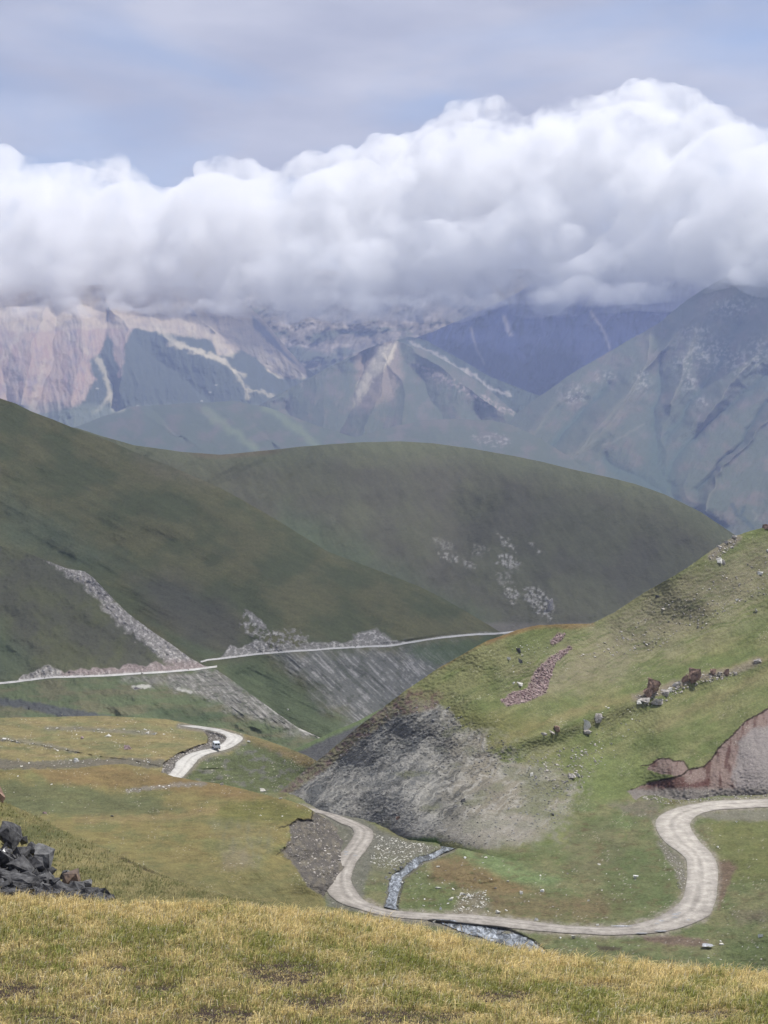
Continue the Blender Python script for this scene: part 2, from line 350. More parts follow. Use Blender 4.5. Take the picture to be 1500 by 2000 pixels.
layer('m4', 'mountain', 'central green pyramid peak with a pale scree fan below its summit', 430, 1090, 480, 260,
      [(430, 830), (480, 805), (520, 783), (560, 760), (600, 741), (640, 719), (690, 692), (730, 676), (770, 664), (800, 672), (850, 695), (900, 722), (950, 757), (1000, 800), (1030, 822), (1090, 860)], [(430, 960), (1090, 960)],
      [(480, 805, 7600), (600, 741, 7900), (770, 664, 8100), (900, 722, 7700), (1030, 822, 6900), (500, 880, 6500), (700, 880, 6300), (900, 880, 6200), (1080, 900, 6000), (700, 960, 5700), (760, 760, 7300)],
      rel_m4, col_m4, M_far, (0.6, 600), cw=2.5, cwn=1.0)

R5 = [[(1010, 450), (1330, 640), (1255, 725), (1200, 800), (1110, 900)], [(1270, 640), (1255, 730), (1175, 850), (1095, 905)], [(1400, 560), (1370, 620), (1340, 700), (1310, 790)], 
      [(1540, 560), (1520, 640), (1440, 740), (1370, 830)], [(1560, 760), (1460, 860), (1400, 930), (1380, 1000)], [(1120, 760), (1060, 820), (1010, 870)], [(1700, 600), (1650, 800), (1560, 950)], [(1450, 545), (1400, 600), (1330, 640)]]
V5 = [[(1500, 730), (1400, 815), (1325, 885), (1296, 940), (1330, 990), (1420, 1030)], [(1290, 690), (1285, 770), (1275, 840), (1292, 930)], [(1190, 750), (1110, 840), (1050, 890)], [(1440, 640), (1400, 720), (1350, 790), (1300, 860)], [(1600, 620), (1520, 760), (1430, 880), (1360, 960)], [(1180, 900), (1250, 930), (1330, 990)]]
def rel_m5(px, py, d): return 270 * (1 - ridge_net(px, py, R5, V5, 12, 60, 12)) - 14 * gully(px, py, 18, 45, 0.7, 50) - 20 * fbm(px / 26, py / 26, 29, 4)
def col_m5(px, py, P):
    S = px.shape + (3,); n = fbm(px / 50, py / 40, 71, 5, 0.6)
    c = mixc(np.broadcast_to(A(90, 98, 72), S), A(114, 104, 86), sstep(-0.1, 0.45, n))
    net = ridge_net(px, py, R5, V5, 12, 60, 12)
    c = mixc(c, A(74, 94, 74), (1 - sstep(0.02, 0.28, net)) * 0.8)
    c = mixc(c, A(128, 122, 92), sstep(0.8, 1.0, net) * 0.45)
    rk = np.zeros(px.shape)
    for cx_, cy_, rx, ry in ((1360, 650, 30, 14), (1385, 690, 45, 30), (1335, 710, 22, 16), (1345, 745, 18, 18), (1440, 705, 25, 25), (1255, 745, 14, 22), (1120, 770, 26, 18), (1370, 785, 16, 10), (1430, 600, 40, 16), (1180, 735, 18, 10), (985, 860, 30, 10), (1480, 690, 20, 30)):
        rk = np.maximum(rk, np.exp(-((px - cx_) / rx) ** 2 - ((py - cy_) / ry) ** 2))
    rk = rk * sstep(-0.05, 0.25, fbm(px / 9, py / 9, 33, 4, 0.7))
    c = mixc(c, A(190, 184, 174), np.clip(rk * 1.5, 0, 1) * 0.5)
    for l, w in (([(1470, 995), (1480, 1010), (1475, 1018)], 2), ([(1255, 830), (1220, 850), (1180, 870)], 2)): c = mixc(c, A(150, 144, 124), pline(px, py, l, w, 3, 6) * 0.35)
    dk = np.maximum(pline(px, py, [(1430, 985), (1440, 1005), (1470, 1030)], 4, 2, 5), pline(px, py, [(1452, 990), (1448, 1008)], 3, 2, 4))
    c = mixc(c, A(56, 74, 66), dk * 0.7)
    return c, np.clip(rk * 1.4, 0, 0.7)
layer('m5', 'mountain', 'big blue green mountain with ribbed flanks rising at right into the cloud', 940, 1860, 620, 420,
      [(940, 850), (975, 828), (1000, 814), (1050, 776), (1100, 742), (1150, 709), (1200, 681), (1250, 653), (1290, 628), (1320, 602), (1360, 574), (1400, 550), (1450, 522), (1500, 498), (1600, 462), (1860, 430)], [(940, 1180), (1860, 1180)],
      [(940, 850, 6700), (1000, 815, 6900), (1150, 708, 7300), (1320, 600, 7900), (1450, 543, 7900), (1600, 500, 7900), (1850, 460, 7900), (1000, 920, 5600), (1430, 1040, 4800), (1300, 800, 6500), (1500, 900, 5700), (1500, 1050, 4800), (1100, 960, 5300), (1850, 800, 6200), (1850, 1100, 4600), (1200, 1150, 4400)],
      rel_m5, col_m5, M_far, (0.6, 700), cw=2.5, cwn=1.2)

def rel_m6(px, py, d): return 60 * (1 - ridge_net(px, py, [[(250, 795), (330, 840), (400, 880)], [(400, 785), (480, 840), (560, 880)], [(540, 800), (620, 850), (680, 890)]], [[(300, 800), (360, 860)], [(460, 785), (520, 850), (540, 890)], [(180, 830), (250, 860)]], 10, 50, 3)) - 16 * fbm(px / 22, py / 20, 5, 4)
def col_m6(px, py, P):
    n = fbm(px / 40, py / 24, 81, 4)
    c = mixc(np.broadcast_to(A(88, 98, 74), px.shape + (3,)), A(104, 100, 84), sstep(-0.1, 0.4, n))
    c = mixc(c, A(132, 144, 96), pline(px, py, [(400, 800), (450, 840), (500, 875)], 7, 7, 10) * 0.5)
    c = mixc(c, A(132, 144, 96), pline(px, py, [(520, 795), (570, 830), (620, 870)], 7, 7, 10) * 0.5)
    c = mixc(c, A(190, 182, 150), pline(px, py, [(150, 826), (190, 808), (215, 800), (240, 800)], 4, 4, 6) * 0.6)
    return c, 0.1
layer('m6', 'hill', 'low hazy green foothills below the tan mountain', -40, 820, 360, 120,
      [(-40, 830), (100, 850), (150, 832), (200, 814), (250, 796), (330, 789), (400, 786), (460, 783), (520, 795), (570, 812), (620, 832), (700, 856), (820, 880)], [(-40, 960), (820, 960)],
      [(0, 840, 6600), (250, 796, 6800), (460, 783, 6700), (620, 832, 6300), (800, 878, 5800), (100, 940, 5200), (450, 940, 5100), (800, 950, 5000)],
      rel_m6, col_m6, M_far, (0.5, 400), cw=2.5)
def rel_m7(px, py, d): return 50 * (1 - ridge_net(px, py, [[(830, 820), (860, 870)], [(700, 855), (720, 890)], [(960, 820), (1010, 880), (1060, 910)]], [[(780, 835), (800, 880)], [(920, 825), (950, 900)]], 10, 50, 3)) - 14 * fbm(px / 22, py / 20, 6, 4)
def col_m7(px, py, P):
    n = fbm(px / 40, py / 24, 91, 4)
    c = mixc(np.broadcast_to(A(92, 100, 76), px.shape + (3,)), A(110, 104, 88), sstep(-0.1, 0.4, n))
    k = poly(px, py, [(920, 850), (985, 848), (1000, 868), (960, 872), (925, 862)], 5, 10, 10) * sstep(0, 0.3, fbm(px / 8, py / 5, 3, 3))
    return mixc(c, A(164, 158, 150), k * 0.7), k * 0.5
layer('m7', 'hill', 'low rounded foothill in front of the valley mouth', 560, 1200, 300, 100,
      [(560, 905), (640, 872), (700, 852), (780, 830), (830, 820), (900, 818), (960, 821), (1000, 830), (1060, 858), (1120, 900), (1200, 950)], [(560, 1000), (1200, 1000)],
      [(560, 905, 5700), (700, 852, 6100), (830, 820, 6300), (960, 821, 6200), (1060, 858, 5800), (1200, 950, 5000), (700, 960, 4900), (1000, 960, 4800)],
      rel_m7, col_m7, M_far, (0.5, 400), cw=2.5)

# ---- middle hills (under a cloud shadow) -------------------------------------------------
og, dg, gy = A(112, 118, 84), A(92, 104, 78), A(108, 108, 96)
def rel_M(px, py, d):
    return -26 * fbm(px / 130, py / 200, 3, 3) - 4 * fbm(px / 22, py / 22, 5, 4) - 10 * fbm((px * 0.6 + py) / 60, (px - py * 0.6) / 240, 6, 3) - 7 * MROCK(px, py) * fbm(px / 7, py / 9, 15, 4, 0.7)
def MROCK(px, py):
    r = np.zeros(np.shape(px))
    for pg in ([(975, 1045), (990, 1055), (1012, 1075), (1008, 1078), (985, 1066)], [(1033, 1060), (1044, 1066), (1056, 1078), (1050, 1079)], [(980, 1078), (1000, 1088), (1020, 1104), (1012, 1112), (985, 1106), (972, 1100)],
               [(985, 1150), (1005, 1148), (1018, 1165), (1012, 1172), (1002, 1180), (990, 1170)], [(1022, 1150), (1050, 1146), (1070, 1165), (1082, 1190), (1075, 1212), (1052, 1200), (1036, 1186)],
               [(856, 1082), (880, 1078), (898, 1096), (892, 1098), (868, 1090)], [(905, 1098), (922, 1096), (930, 1104), (912, 1108)], [(970, 1118), (1000, 1116), (1004, 1138), (974, 1142)], [(845, 1050), (880, 1058), (888, 1078), (860, 1076)], [(925, 1062), (955, 1070), (940, 1086), (922, 1082)]):
        w = 1.0 if pg[0][0] not in (970, 845, 925) else 0.45
        r = np.maximum(r, poly(px, py, pg, 4, 12, 12, 4) * w)
    return r * sstep(-0.25, 0.2, fbm(np.asarray(px) / 7, np.asarray(py) / 8, 155, 3))
def col_M(px, py, P):
    S = px.shape + (3,); n = fbm(px / 120, py / 90, 101, 5)
    c = mixc(np.broadcast_to(A(102, 102, 76), S), A(98, 96, 77), sstep(-0.2, 0.3, n))
    c = mixc(c, A(112, 118, 84), (1 - sstep(0, 60, py - LAY_crestM(px))) * 0.6)
    c = mixc(c, A(126, 106, 84), (1 - sstep(3, 14, py - LAY_crestM(px))) * poly(px, py, [(380, 870), (540, 870), (540, 900), (380, 905)], 30, 5) * 0.6)
    c = mixc(c, A(96, 112, 76), poly(px, py, [(560, 1000), (720, 1080), (960, 1220), (700, 1220), (500, 1050)], 40, 30, 90) * 0.6)
    rk = MROCK(px, py)
    g = sstep(0.2, 0.7, gully(px, py, 12, 6, -0.5, 50)); c = c * (1 + 0.10 * g[..., None] + 0.20 * fbm((px * -0.5 + py * 0.5) / 9, (px + py) / 90, 145, 4, 0.6)[..., None] + 0.12 * fbm(px / 5, py / 4, 146, 3)[..., None])
    c = mixc(c, A(112, 106, 92), poly(px, py, [(840, 900), (880, 960), (910, 1080), (860, 1120), (830, 1000)], 30, 40, 40) * 0.35)
    foot = sstep(1212, 1222, py + 3 * fbm(px / 20, py / 20, 6)) * (px > 930)
    c = mixc(c, A(130, 124, 114), foot * 0.7)
    return mixc(c, mixc(np.broadcast_to(A(184, 180, 168), S), A(118, 116, 106), sstep(-0.1, 0.4, fbm(px / 5, py / 8, 8, 4, 0.7))), np.clip(rk, 0, 1)), rk
crM = [(-140, 760), (0, 812), (150, 836), (200, 852), (260, 869), (350, 882), (430, 888), (520, 880), (580, 873), (640, 868), (700, 864), (780, 862), (850, 866), (920, 876), (1000, 890), (1060, 902), (1110, 915), (1180, 930), (1240, 945), (1300, 966), (1370, 1001), (1430, 1041), (1500, 1092), (1640, 1190)]
def LAY_crestM(px): return np.interp(px, *zip(*crM))
layer('M', 'hill', 'rounded dark green grassy hill across the middle of the valley', -120, 1620, 700, 330, crM, [(-120, 1330), (1620, 1330)],
      [(-100, 780, 1350), (150, 832, 1330), (430, 887, 1480), (640, 868, 1640), (780, 862, 1720), (1000, 890, 1700), (1240, 945, 1620), (1430, 1040, 1560), (1600, 1160, 1480), (1100, 1225, 1260), (900, 1225, 1250), (700, 1150, 1300), (400, 1000, 1360), (1430, 1180, 1380),
       (900, 1050, 1480), (1200, 1100, 1430), (780, 900, 1640), (1000, 925, 1620), (900, 1320, 1180), (1500, 1320, 1180), (200, 1100, 1250), (200, 1320, 1150)],
      rel_M, col_M, M_mid2, (0.55, 500), cw=0.8)

def ROADW(px, py, pts, w): return 1 - sstep(w * 0.5, w * 1.4, segd(px, py, pts))
RS = [(-300, 1352), (-100, 1341), (0, 1335), (60, 1328), (100, 1323.5), (200, 1320), (300, 1314), (370, 1309), (400, 1305), (424, 1302)]
RL = [(392, 1293), (410, 1289), (460, 1283), (500, 1278), (560, 1273), (610, 1270), (660, 1266), (720, 1263), (765, 1261), (800, 1255), (860, 1246), (920, 1240), (965, 1238), (1010, 1234)]
def rockcut(px, py, road, hmax, x0, x1, seed=3):
    """cut face above a road: height varies along it"""
    ry = np.interp(px, *zip(*road)); h = hmax * (0.55 + 0.6 * fbm(px / 40, px * 0, seed, 3, 0.5)) * sstep(x0, x0 + 25, px) * (1 - sstep(x1 - 25, x1, px))
    up = ry - py
    return sstep(-1, 2, up) * (1 - sstep(h - 2, h + 2, up)), up
def rel_L(px, py, d):
    st = fbm((py - px * 0.52) / 40, (px + py * 0.5) / 300, 16, 4)
    r = -16 * fbm(px / 150, py / 120, 12, 3) - 4 * st - 0.8 * fbm(px / 14, py / 14, 18, 4)
    r = r + 9 * np.exp(-((py - (1075 + (px - 250) * 0.42)) / 60) ** 2) * sstep(120, 260, px) * (1 - sstep(420, 620, px))     # shallow hollow behind the spur
    rk = LROCK(px, py)
    r = r - 3.5 * rk * fbm(px / 9, py / 13, 19, 4, 0.7)
    sc_ = LSCREE(px, py); r = r - 1.3 * sc_ * ridged((py + 0.95 * -px) / 17, (px + py) / 260, 5, 3)
    return r * (1 - 0.3 * ROADW(px, py, RL, 6))
def LROCK(px, py):
    a, _ = rockcut(px, py, RL, 36, 425, 545, 5); b, _ = rockcut(px, py, RL, 24, 520, 800, 8); c_, _ = rockcut(px, py, RL, 6, 760, 1000, 9)
    e = poly(px, py, [(476, 1192), (492, 1200), (515, 1222), (545, 1236), (575, 1228), (600, 1240), (606, 1262), (560, 1268), (500, 1262), (488, 1240), (470, 1225)], 4, 14, 14, 6) * sstep(-0.15, 0.2, fbm(px / 9, py / 9, 10, 3))
    g_ = poly(px, py, [(478, 1190), (492, 1196), (512, 1214), (522, 1228), (512, 1230), (492, 1214)], 2, 4, 8, 6); f_ = poly(px, py, [(690, 1240), (735, 1228), (765, 1250), (770, 1262), (690, 1264)], 4, 5, 10, 6)
    return np.clip(np.maximum.reduce([a, b * 0.9, c_ * 0.7, e * 0.9, f_, g_]), 0, 1)
def LSCREE(px, py):
    return poly(px, py, [(540, 1276), (660, 1268), (770, 1266), (850, 1262), (905, 1262), (890, 1300), (850, 1330), (760, 1400), (700, 1420), (660, 1392), (610, 1345)], 26, 34, 40, 9)
def col_L(px, py, P):
    S = px.shape + (3,); st = fbm((py - px * 0.52) / 40, (px + py * 0.5) / 300, 16, 4); n = fbm(px / 90, py / 60, 111, 5)
    c = mixc(np.broadcast_to(A(96, 102, 66), S), A(114, 112, 72), sstep(-0.25, 0.35, n + st * 0.5 + (py < 1180) * 0.1))
    c = mixc(c, A(92, 90, 80), poly(px, py, [(250, 1120), (350, 1130), (440, 1170), (480, 1230), (470, 1270), (380, 1270), (300, 1200)], 30, 20, 60) * 0.75)
    c = mixc(c, A(98, 110, 84), poly(px, py, [(0, 960), (120, 1020), (260, 1110), (150, 1110), (0, 1060)], 30, 20, 60) * 0.6)
    c = mixc(c, A(134, 124, 104), poly(px, py, [(250, 885), (380, 905), (440, 940), (380, 945), (300, 925)], 20, 20, 30) * 0.35)
    c = mixc(c, A(98, 112, 76), poly(px, py, [(300, 1215), (400, 1270), (470, 1276), (400, 1285), (330, 1250)], 10, 6, 40) * 0.6)
    c = mixc(c, A(104, 118, 78), poly(px, py, [(420, 1300), (520, 1290), (640, 1400), (700, 1420), (640, 1450), (500, 1380)], 16, 10, 50) * 0.85)
    c = mixc(c, A(120, 134, 90), pline(px, py, [(470, 1318), (530, 1345), (600, 1375), (690, 1408)], 3, 3, 4) * 0.6)
    sc_ = LSCREE(px, py)
    w2 = ridged((py - 0.95 * px) / 13 + 0.45 * fbm(px / 50, py / 50, 2, 3), (px + py) / 210, 5, 3, 0.6) + 0.25 * fbm(px / 5, py / 5, 4, 3) - 0.5 * sstep(-0.1, 0.35, fbm(px / 24, py / 24, 6, 4))
    scol = mixc(np.broadcast_to(A(128, 128, 120), S), A(178, 174, 166), sstep(0.40, 0.80, w2))
    scol = mixc(scol, A(86, 90, 74), (1 - sstep(-0.3, 0.1, w2)) * 0.6)
    c = mixc(c, scol, sc_ * (0.9 - 0.35 * sstep(830, 900, px)))
    c = mixc(c, A(88, 108, 66), poly(px, py, [(810, 1262), (980, 1244), (940, 1275), (900, 1290), (850, 1300), (800, 1275)], 10, 12, 20) * 0.7)
    c = c * (1 + 0.12 * fbm((py - px * 0.5) / 13, (px + py * 0.5) / 150, 141, 4, 0.6) + 0.16 * fbm(px / 5, py / 4, 142, 3))[..., None]
    rk = LROCK(px, py)
    rc = mixc(np.broadcast_to(A(148, 144, 134), S), A(214, 208, 196), sstep(-0.05, 0.4, fbm(px / 8, py / 8, 88, 4, 0.7)))
    c = mixc(c, rc, rk)
    _, up = rockcut(px, py, RL, 10, 0, 1100); c = mixc(c, A(58, 56, 48), rk * 0)    # (cut faces keep their own colour)
    return c, np.clip(rk + sc_ * 0.6, 0, 1)
layer('L', 'hill', 'long dark olive hillside falling from upper left down to the valley road', -320, 1030, 800, 560,
      [(-320, 640), (-150, 700), (0, 778), (30, 788), (60, 803), (100, 818), (150, 838), (200, 856), (250, 877), (300, 898), (360, 922), (430, 953), (480, 980), (520, 1003), (580, 1040), (640, 1077), (700, 1100), (760, 1122), (820, 1146), (860, 1166), (910, 1194), (960, 1224), (990, 1243), (1030, 1275)], [(-320, 1520), (1030, 1520)],
      [(-300, 650, 980), (0, 778, 1020), (300, 900, 1060), (520, 1002, 1040), (640, 1076, 1010), (760, 1121, 985), (960, 1223, 950), (-300, 1350, 700), (0, 1335, 715), (400, 1292, 735), (560, 1273, 775), (765, 1262, 835), (980, 1238, 915),
       (500, 1345, 735), (620, 1410, 700), (640, 1440, 680), (700, 1405, 705), (800, 1345, 780), (900, 1300, 850), (0, 1000, 900), (300, 1100, 890), (600, 1180, 860), (800, 1200, 890), (0, 1200, 800), (200, 1250, 795), (400, 1240, 790), (200, 1450, 680), (800, 1500, 660), (300, 960, 990), (640, 1120, 950), (1030, 1280, 890)],
      rel_L, col_L, M_mid, (0.5, 260), cw=0.8)

def SROCK(px, py):
    sp = poly(px, py, [(95, 1096), (130, 1106), (170, 1114), (190, 1130), (215, 1162), (250, 1196), (300, 1232), (345, 1262), (385, 1292), (412, 1303), (330, 1300), (290, 1262), (240, 1225), (205, 1190), (185, 1160), (150, 1135)], 7, 14, 16, 5)
    a, _ = rockcut(px, py, RS, 36, 30, 135, 4); b, _ = rockcut(px, py, RS, 30, 110, 430, 7)
    return np.clip(np.maximum.reduce([sp, a, b]), 0, 1)
def SSCREE(px, py):
    return poly(px, py, [(240, 1324), (330, 1318), (425, 1306), (470, 1340), (520, 1372), (570, 1410), (620, 1436), (590, 1440), (520, 1410), (455, 1392), (400, 1362), (330, 1340)], 12, 18, 22, 9)
def rel_S(px, py, d):
    rk = SROCK(px, py); sc_ = SSCREE(px, py)
    r = -10 * fbm(px / 110, py / 90, 22, 3) - 3.5 * fbm((px * -0.8 + py) / 46, (px + py * 0.5) / 220, 23, 3) - 1.5 * fbm(px / 12, py / 12, 24, 4)
    return (r - 3.0 * rk * fbm(px / 7, py / 11, 25, 4, 0.7) - 1.2 * sc_ * ridged((py - 0.7 * px) / 12, (px + py) / 120, 6, 3)) * (1 - 0.3 * ROADW(px, py, RS, 6))
def col_S(px, py, P):
    S = px.shape + (3,); n = fbm(px / 80, py / 60, 121, 5)
    c = mixc(np.broadcast_to(A(98, 98, 78), S), A(104, 106, 72), sstep(-0.2, 0.3, n))
    c = mixc(c, A(96, 110, 76), poly(px, py, [(-400, 1200), (0, 1210), (60, 1290), (60, 1322), (-400, 1350)], 30, 20, 50) * 0.7)
    below = sstep(0, 3, py - np.interp(px, *zip(*RS)))
    lo = mixc(np.broadcast_to(A(106, 118, 78), S), A(118, 116, 82), sstep(-0.2, 0.3, fbm(px / 70, py / 16, 7, 4)))
    lo = mixc(lo, A(74, 92, 62), poly(px, py, [(280, 1382), (360, 1380), (440, 1395), (420, 1412), (330, 1410)], 8, 10, 20) * 0.6)
    lo = mixc(lo, A(92, 94, 96), poly(px, py, [(-300, 1352), (0, 1362), (60, 1370), (130, 1382), (215, 1398), (120, 1402), (60, 1385), (0, 1378), (-300, 1372)], 3, 5, 14) * 0.9)
    c = mixc(c, lo, below)
    sc_ = SSCREE(px, py)
    s2 = mixc(np.broadcast_to(A(138, 134, 124), S), A(184, 178, 168), sstep(-0.1, 0.4, fbm((px - py) / 8, (px * 0.6 + py) / 40, 9, 4, 0.65)))
    s2 = mixc(s2, A(94, 98, 78), sstep(0.0, 0.3, fbm(px / 18, py / 7, 19, 4, 0.65)) * 0.7)
    c = mixc(c, s2, sc_ * 0.9)
    for l, w in (([(520, 1376), (560, 1402), (590, 1425), (625, 1437)], 3.5), ([(350, 1345), (372, 1352)], 3), ([(262, 1342), (290, 1340)], 4)): c = mixc(c, A(210, 205, 192), pline(px, py, l, w, 2, 4, 10) * 0.8)
    c = c * (1 + 0.12 * fbm((px * -0.9 + py) / 12, (px + py * 0.9) / 130, 143, 4, 0.6) + 0.14 * fbm(px / 5, py / 4, 144, 3))[..., None]
    rk = SROCK(px, py)
    rc = mixc(np.broadcast_to(A(164, 158, 148), S), A(222, 214, 202), sstep(-0.05, 0.35, fbm(px / 7, py / 7, 98, 4, 0.7)))
    rc = mixc(rc, A(168, 140, 132), poly(px, py, [(120, 1300), (260, 1290), (400, 1290), (400, 1312), (120, 1322)], 8, 8, 20) * 0.55)
    c = mixc(c, rc, rk)
    return c, np.clip(rk + 0.7 * sc_, 0, 1)
layer('S', 'hill', 'dark grassy spur at left edge with a pale rocky crest running down to the road', -320, 700, 700, 420,
      [(-320, 1035), (-100, 1052), (0, 1066), (60, 1082), (100, 1098), (130, 1110), (165, 1116), (182, 1128), (215, 1163), (250, 1198), (300, 1235), (340, 1262), (370, 1284), (398, 1300), (420, 1306), (450, 1326), (500, 1363), (540, 1392), (580, 1420), (625, 1441), (700, 1480)], [(-320, 1540), (700, 1540)],
      [(-300, 1040, 820), (0, 1066, 810), (180, 1127, 790), (300, 1235, 742), (415, 1305, 696), (500, 1363, 668), (625, 1440, 648), (690, 1475, 640), (-300, 1350, 650), (0, 1335, 655), (200, 1321, 668), (400, 1305, 692), (0, 1200, 730), (200, 1250, 722),
       (0, 1395, 622), (200, 1395, 624), (420, 1420, 634), (300, 1345, 655), (-300, 1400, 615), (200, 1530, 560), (600, 1530, 600), (-300, 1530, 560)],
      rel_S, col_S, M_mid, (0.7, 60), cw=0.8, cwn=0.8)

def rel_G(px, py, d): return -2.0 * fbm(px / 20, py / 12, 32, 4)
def col_G(px, py, P):
    S = px.shape + (3,); dd = py - np.interp(px, [540, 590, 620, 660, 700, 760, 900], [1482, 1457, 1443, 1425, 1408, 1375, 1320])
    c = mixc(np.broadcast_to(A(104, 120, 72), S), A(92, 92, 90), sstep(4, 12, dd + 4 * fbm(px / 12, py / 12, 3)))
    return c, sstep(4, 12, dd) * 0.9
layer('G', 'hill', 'grey gully bank with a green lip behind the foot of the right hill', 520, 1000, 220, 90,
      [(520, 1496), (560, 1472), (590, 1457), (620, 1443), (660, 1425), (700, 1408), (760, 1375), (900, 1320), (1000, 1290)], [(520, 1600), (1000, 1600)],
      [(560, 1472, 500), (700, 1408, 520), (900, 1320, 560), (560, 1560, 440), (700, 1500, 455), (900, 1500, 450), (600, 1600, 420)],
      rel_G, col_G, M_mid, (0.6, 80), cw=0.8)

# ---- near ground: right hill, valley floor, brown terraces, left slope, foreground -----------
def Zp(px, py, z): return (px, py, D(px, py, z))
ROAD = [((1660, 1558), (1660, 1574)), ((1500, 1561.5), (1500, 1577)), ((1400, 1565), (1400, 1583)), ((1340, 1574), (1366, 1592)), ((1300, 1587), (1352, 1602)), ((1281, 1604), (1348, 1614)), ((1286, 1628), (1356, 1630)), ((1302, 1648), (1370, 1648)),
        ((1324, 1664), (1386, 1664)), ((1340, 1680), (1397, 1680)), ((1342, 1700), (1402, 1700)), ((1340, 1728), (1401, 1732)), ((1330, 1760), (1395, 1768)), ((1290, 1790), (1375, 1795)), ((1240, 1806), (1300, 1820)),
        ((1200, 1811), (1200, 1827)), ((1125, 1810), (1125, 1824)), ((1050, 1802), (1050, 1819)), ((975, 1793), (975, 1811)), ((915, 1787), (900, 1803)), ((850, 1785), (825, 1797)), ((780, 1780), (750, 1790)),
        ((752, 1776), (700, 1776)), ((730, 1768), (664, 1764)), ((710, 1758), (642, 1746)), ((694, 1738), (638, 1728)), ((686, 1720), (646, 1708)), ((690, 1700), (652, 1692)), ((698, 1682), (662, 1672)), ((716, 1660), (680, 1650)),
        ((729, 1636), (691, 1630)), ((726, 1622), (686, 1617)), ((708, 1611), (668, 1610)), ((676, 1598), (648, 1600)), ((656, 1591), (632, 1592)), ((630, 1584), (606, 1586)), ((590, 1576), (570, 1580))]
ROAD2 = [((353, 1522), (326, 1516)), ((374, 1500), (341, 1500)), ((382, 1490), (344, 1490)), ((390, 1482), (356, 1480)), ((404, 1474), (372, 1472)), ((424, 1469), (394, 1466)), ((444, 1464), (414, 1462)), ((460, 1456), (432, 1454)),
         ((474, 1445), (442, 1444)), ((470, 1438), (440, 1438)), ((448, 1431), (428, 1432)), ((430, 1425), (405, 1426.5)), ((410, 1421.5), (382, 1422.5)), ((385, 1418), (350, 1418))]
STREAM = [((862, 1652), (892, 1652)), ((862, 1658), (884, 1661)), ((850, 1666), (864, 1669)), ((830, 1674), (844, 1679)), ((812, 1678), (826, 1684)), ((798, 1688), (814, 1695)), ((788, 1698), (803, 1703)),
          ((766, 1712), (786, 1716)), ((760, 1728), (784, 1730)), ((759, 1750), (777, 1752)), ((754, 1764), (774, 1768)), ((750, 1774), (777, 1779))]
STREAM2 = [((838, 1797), (880, 1799)), ((860, 1803), (905, 1802)), ((874, 1810), (958, 1807)), ((896, 1819), (984, 1814)), ((924, 1828), (1006, 1823)), ((956, 1838), (1024, 1832)), ((990, 1848), (1044, 1842)), ((1014, 1860), (1060, 1856)), ((1036, 1880), (1080, 1876)), ((1056, 1902), (1100, 1900))]
def band(pairs): return [p[0] for p in pairs] + [p[1] for p in pairs[::-1]]
def bmask(px, py, pairs, grow=0, soft=2):
    pg = band(pairs); d = segd(px, py, pg, True); d = np.where(inpoly(px, py, pg), d, -d)
    return sstep(-soft, soft, d + grow)
def stones_tex(px, py, seed, dens=0.35):
    """pale stone speckle for a grid of surface points"""
    return sstep(dens, dens + 0.12, fbm(px / 3.1, py / 2.2, seed, 2, 0.6) * sstep(-0.35, 0.35, fbm(px / 40, py / 30, seed + 5, 3)))

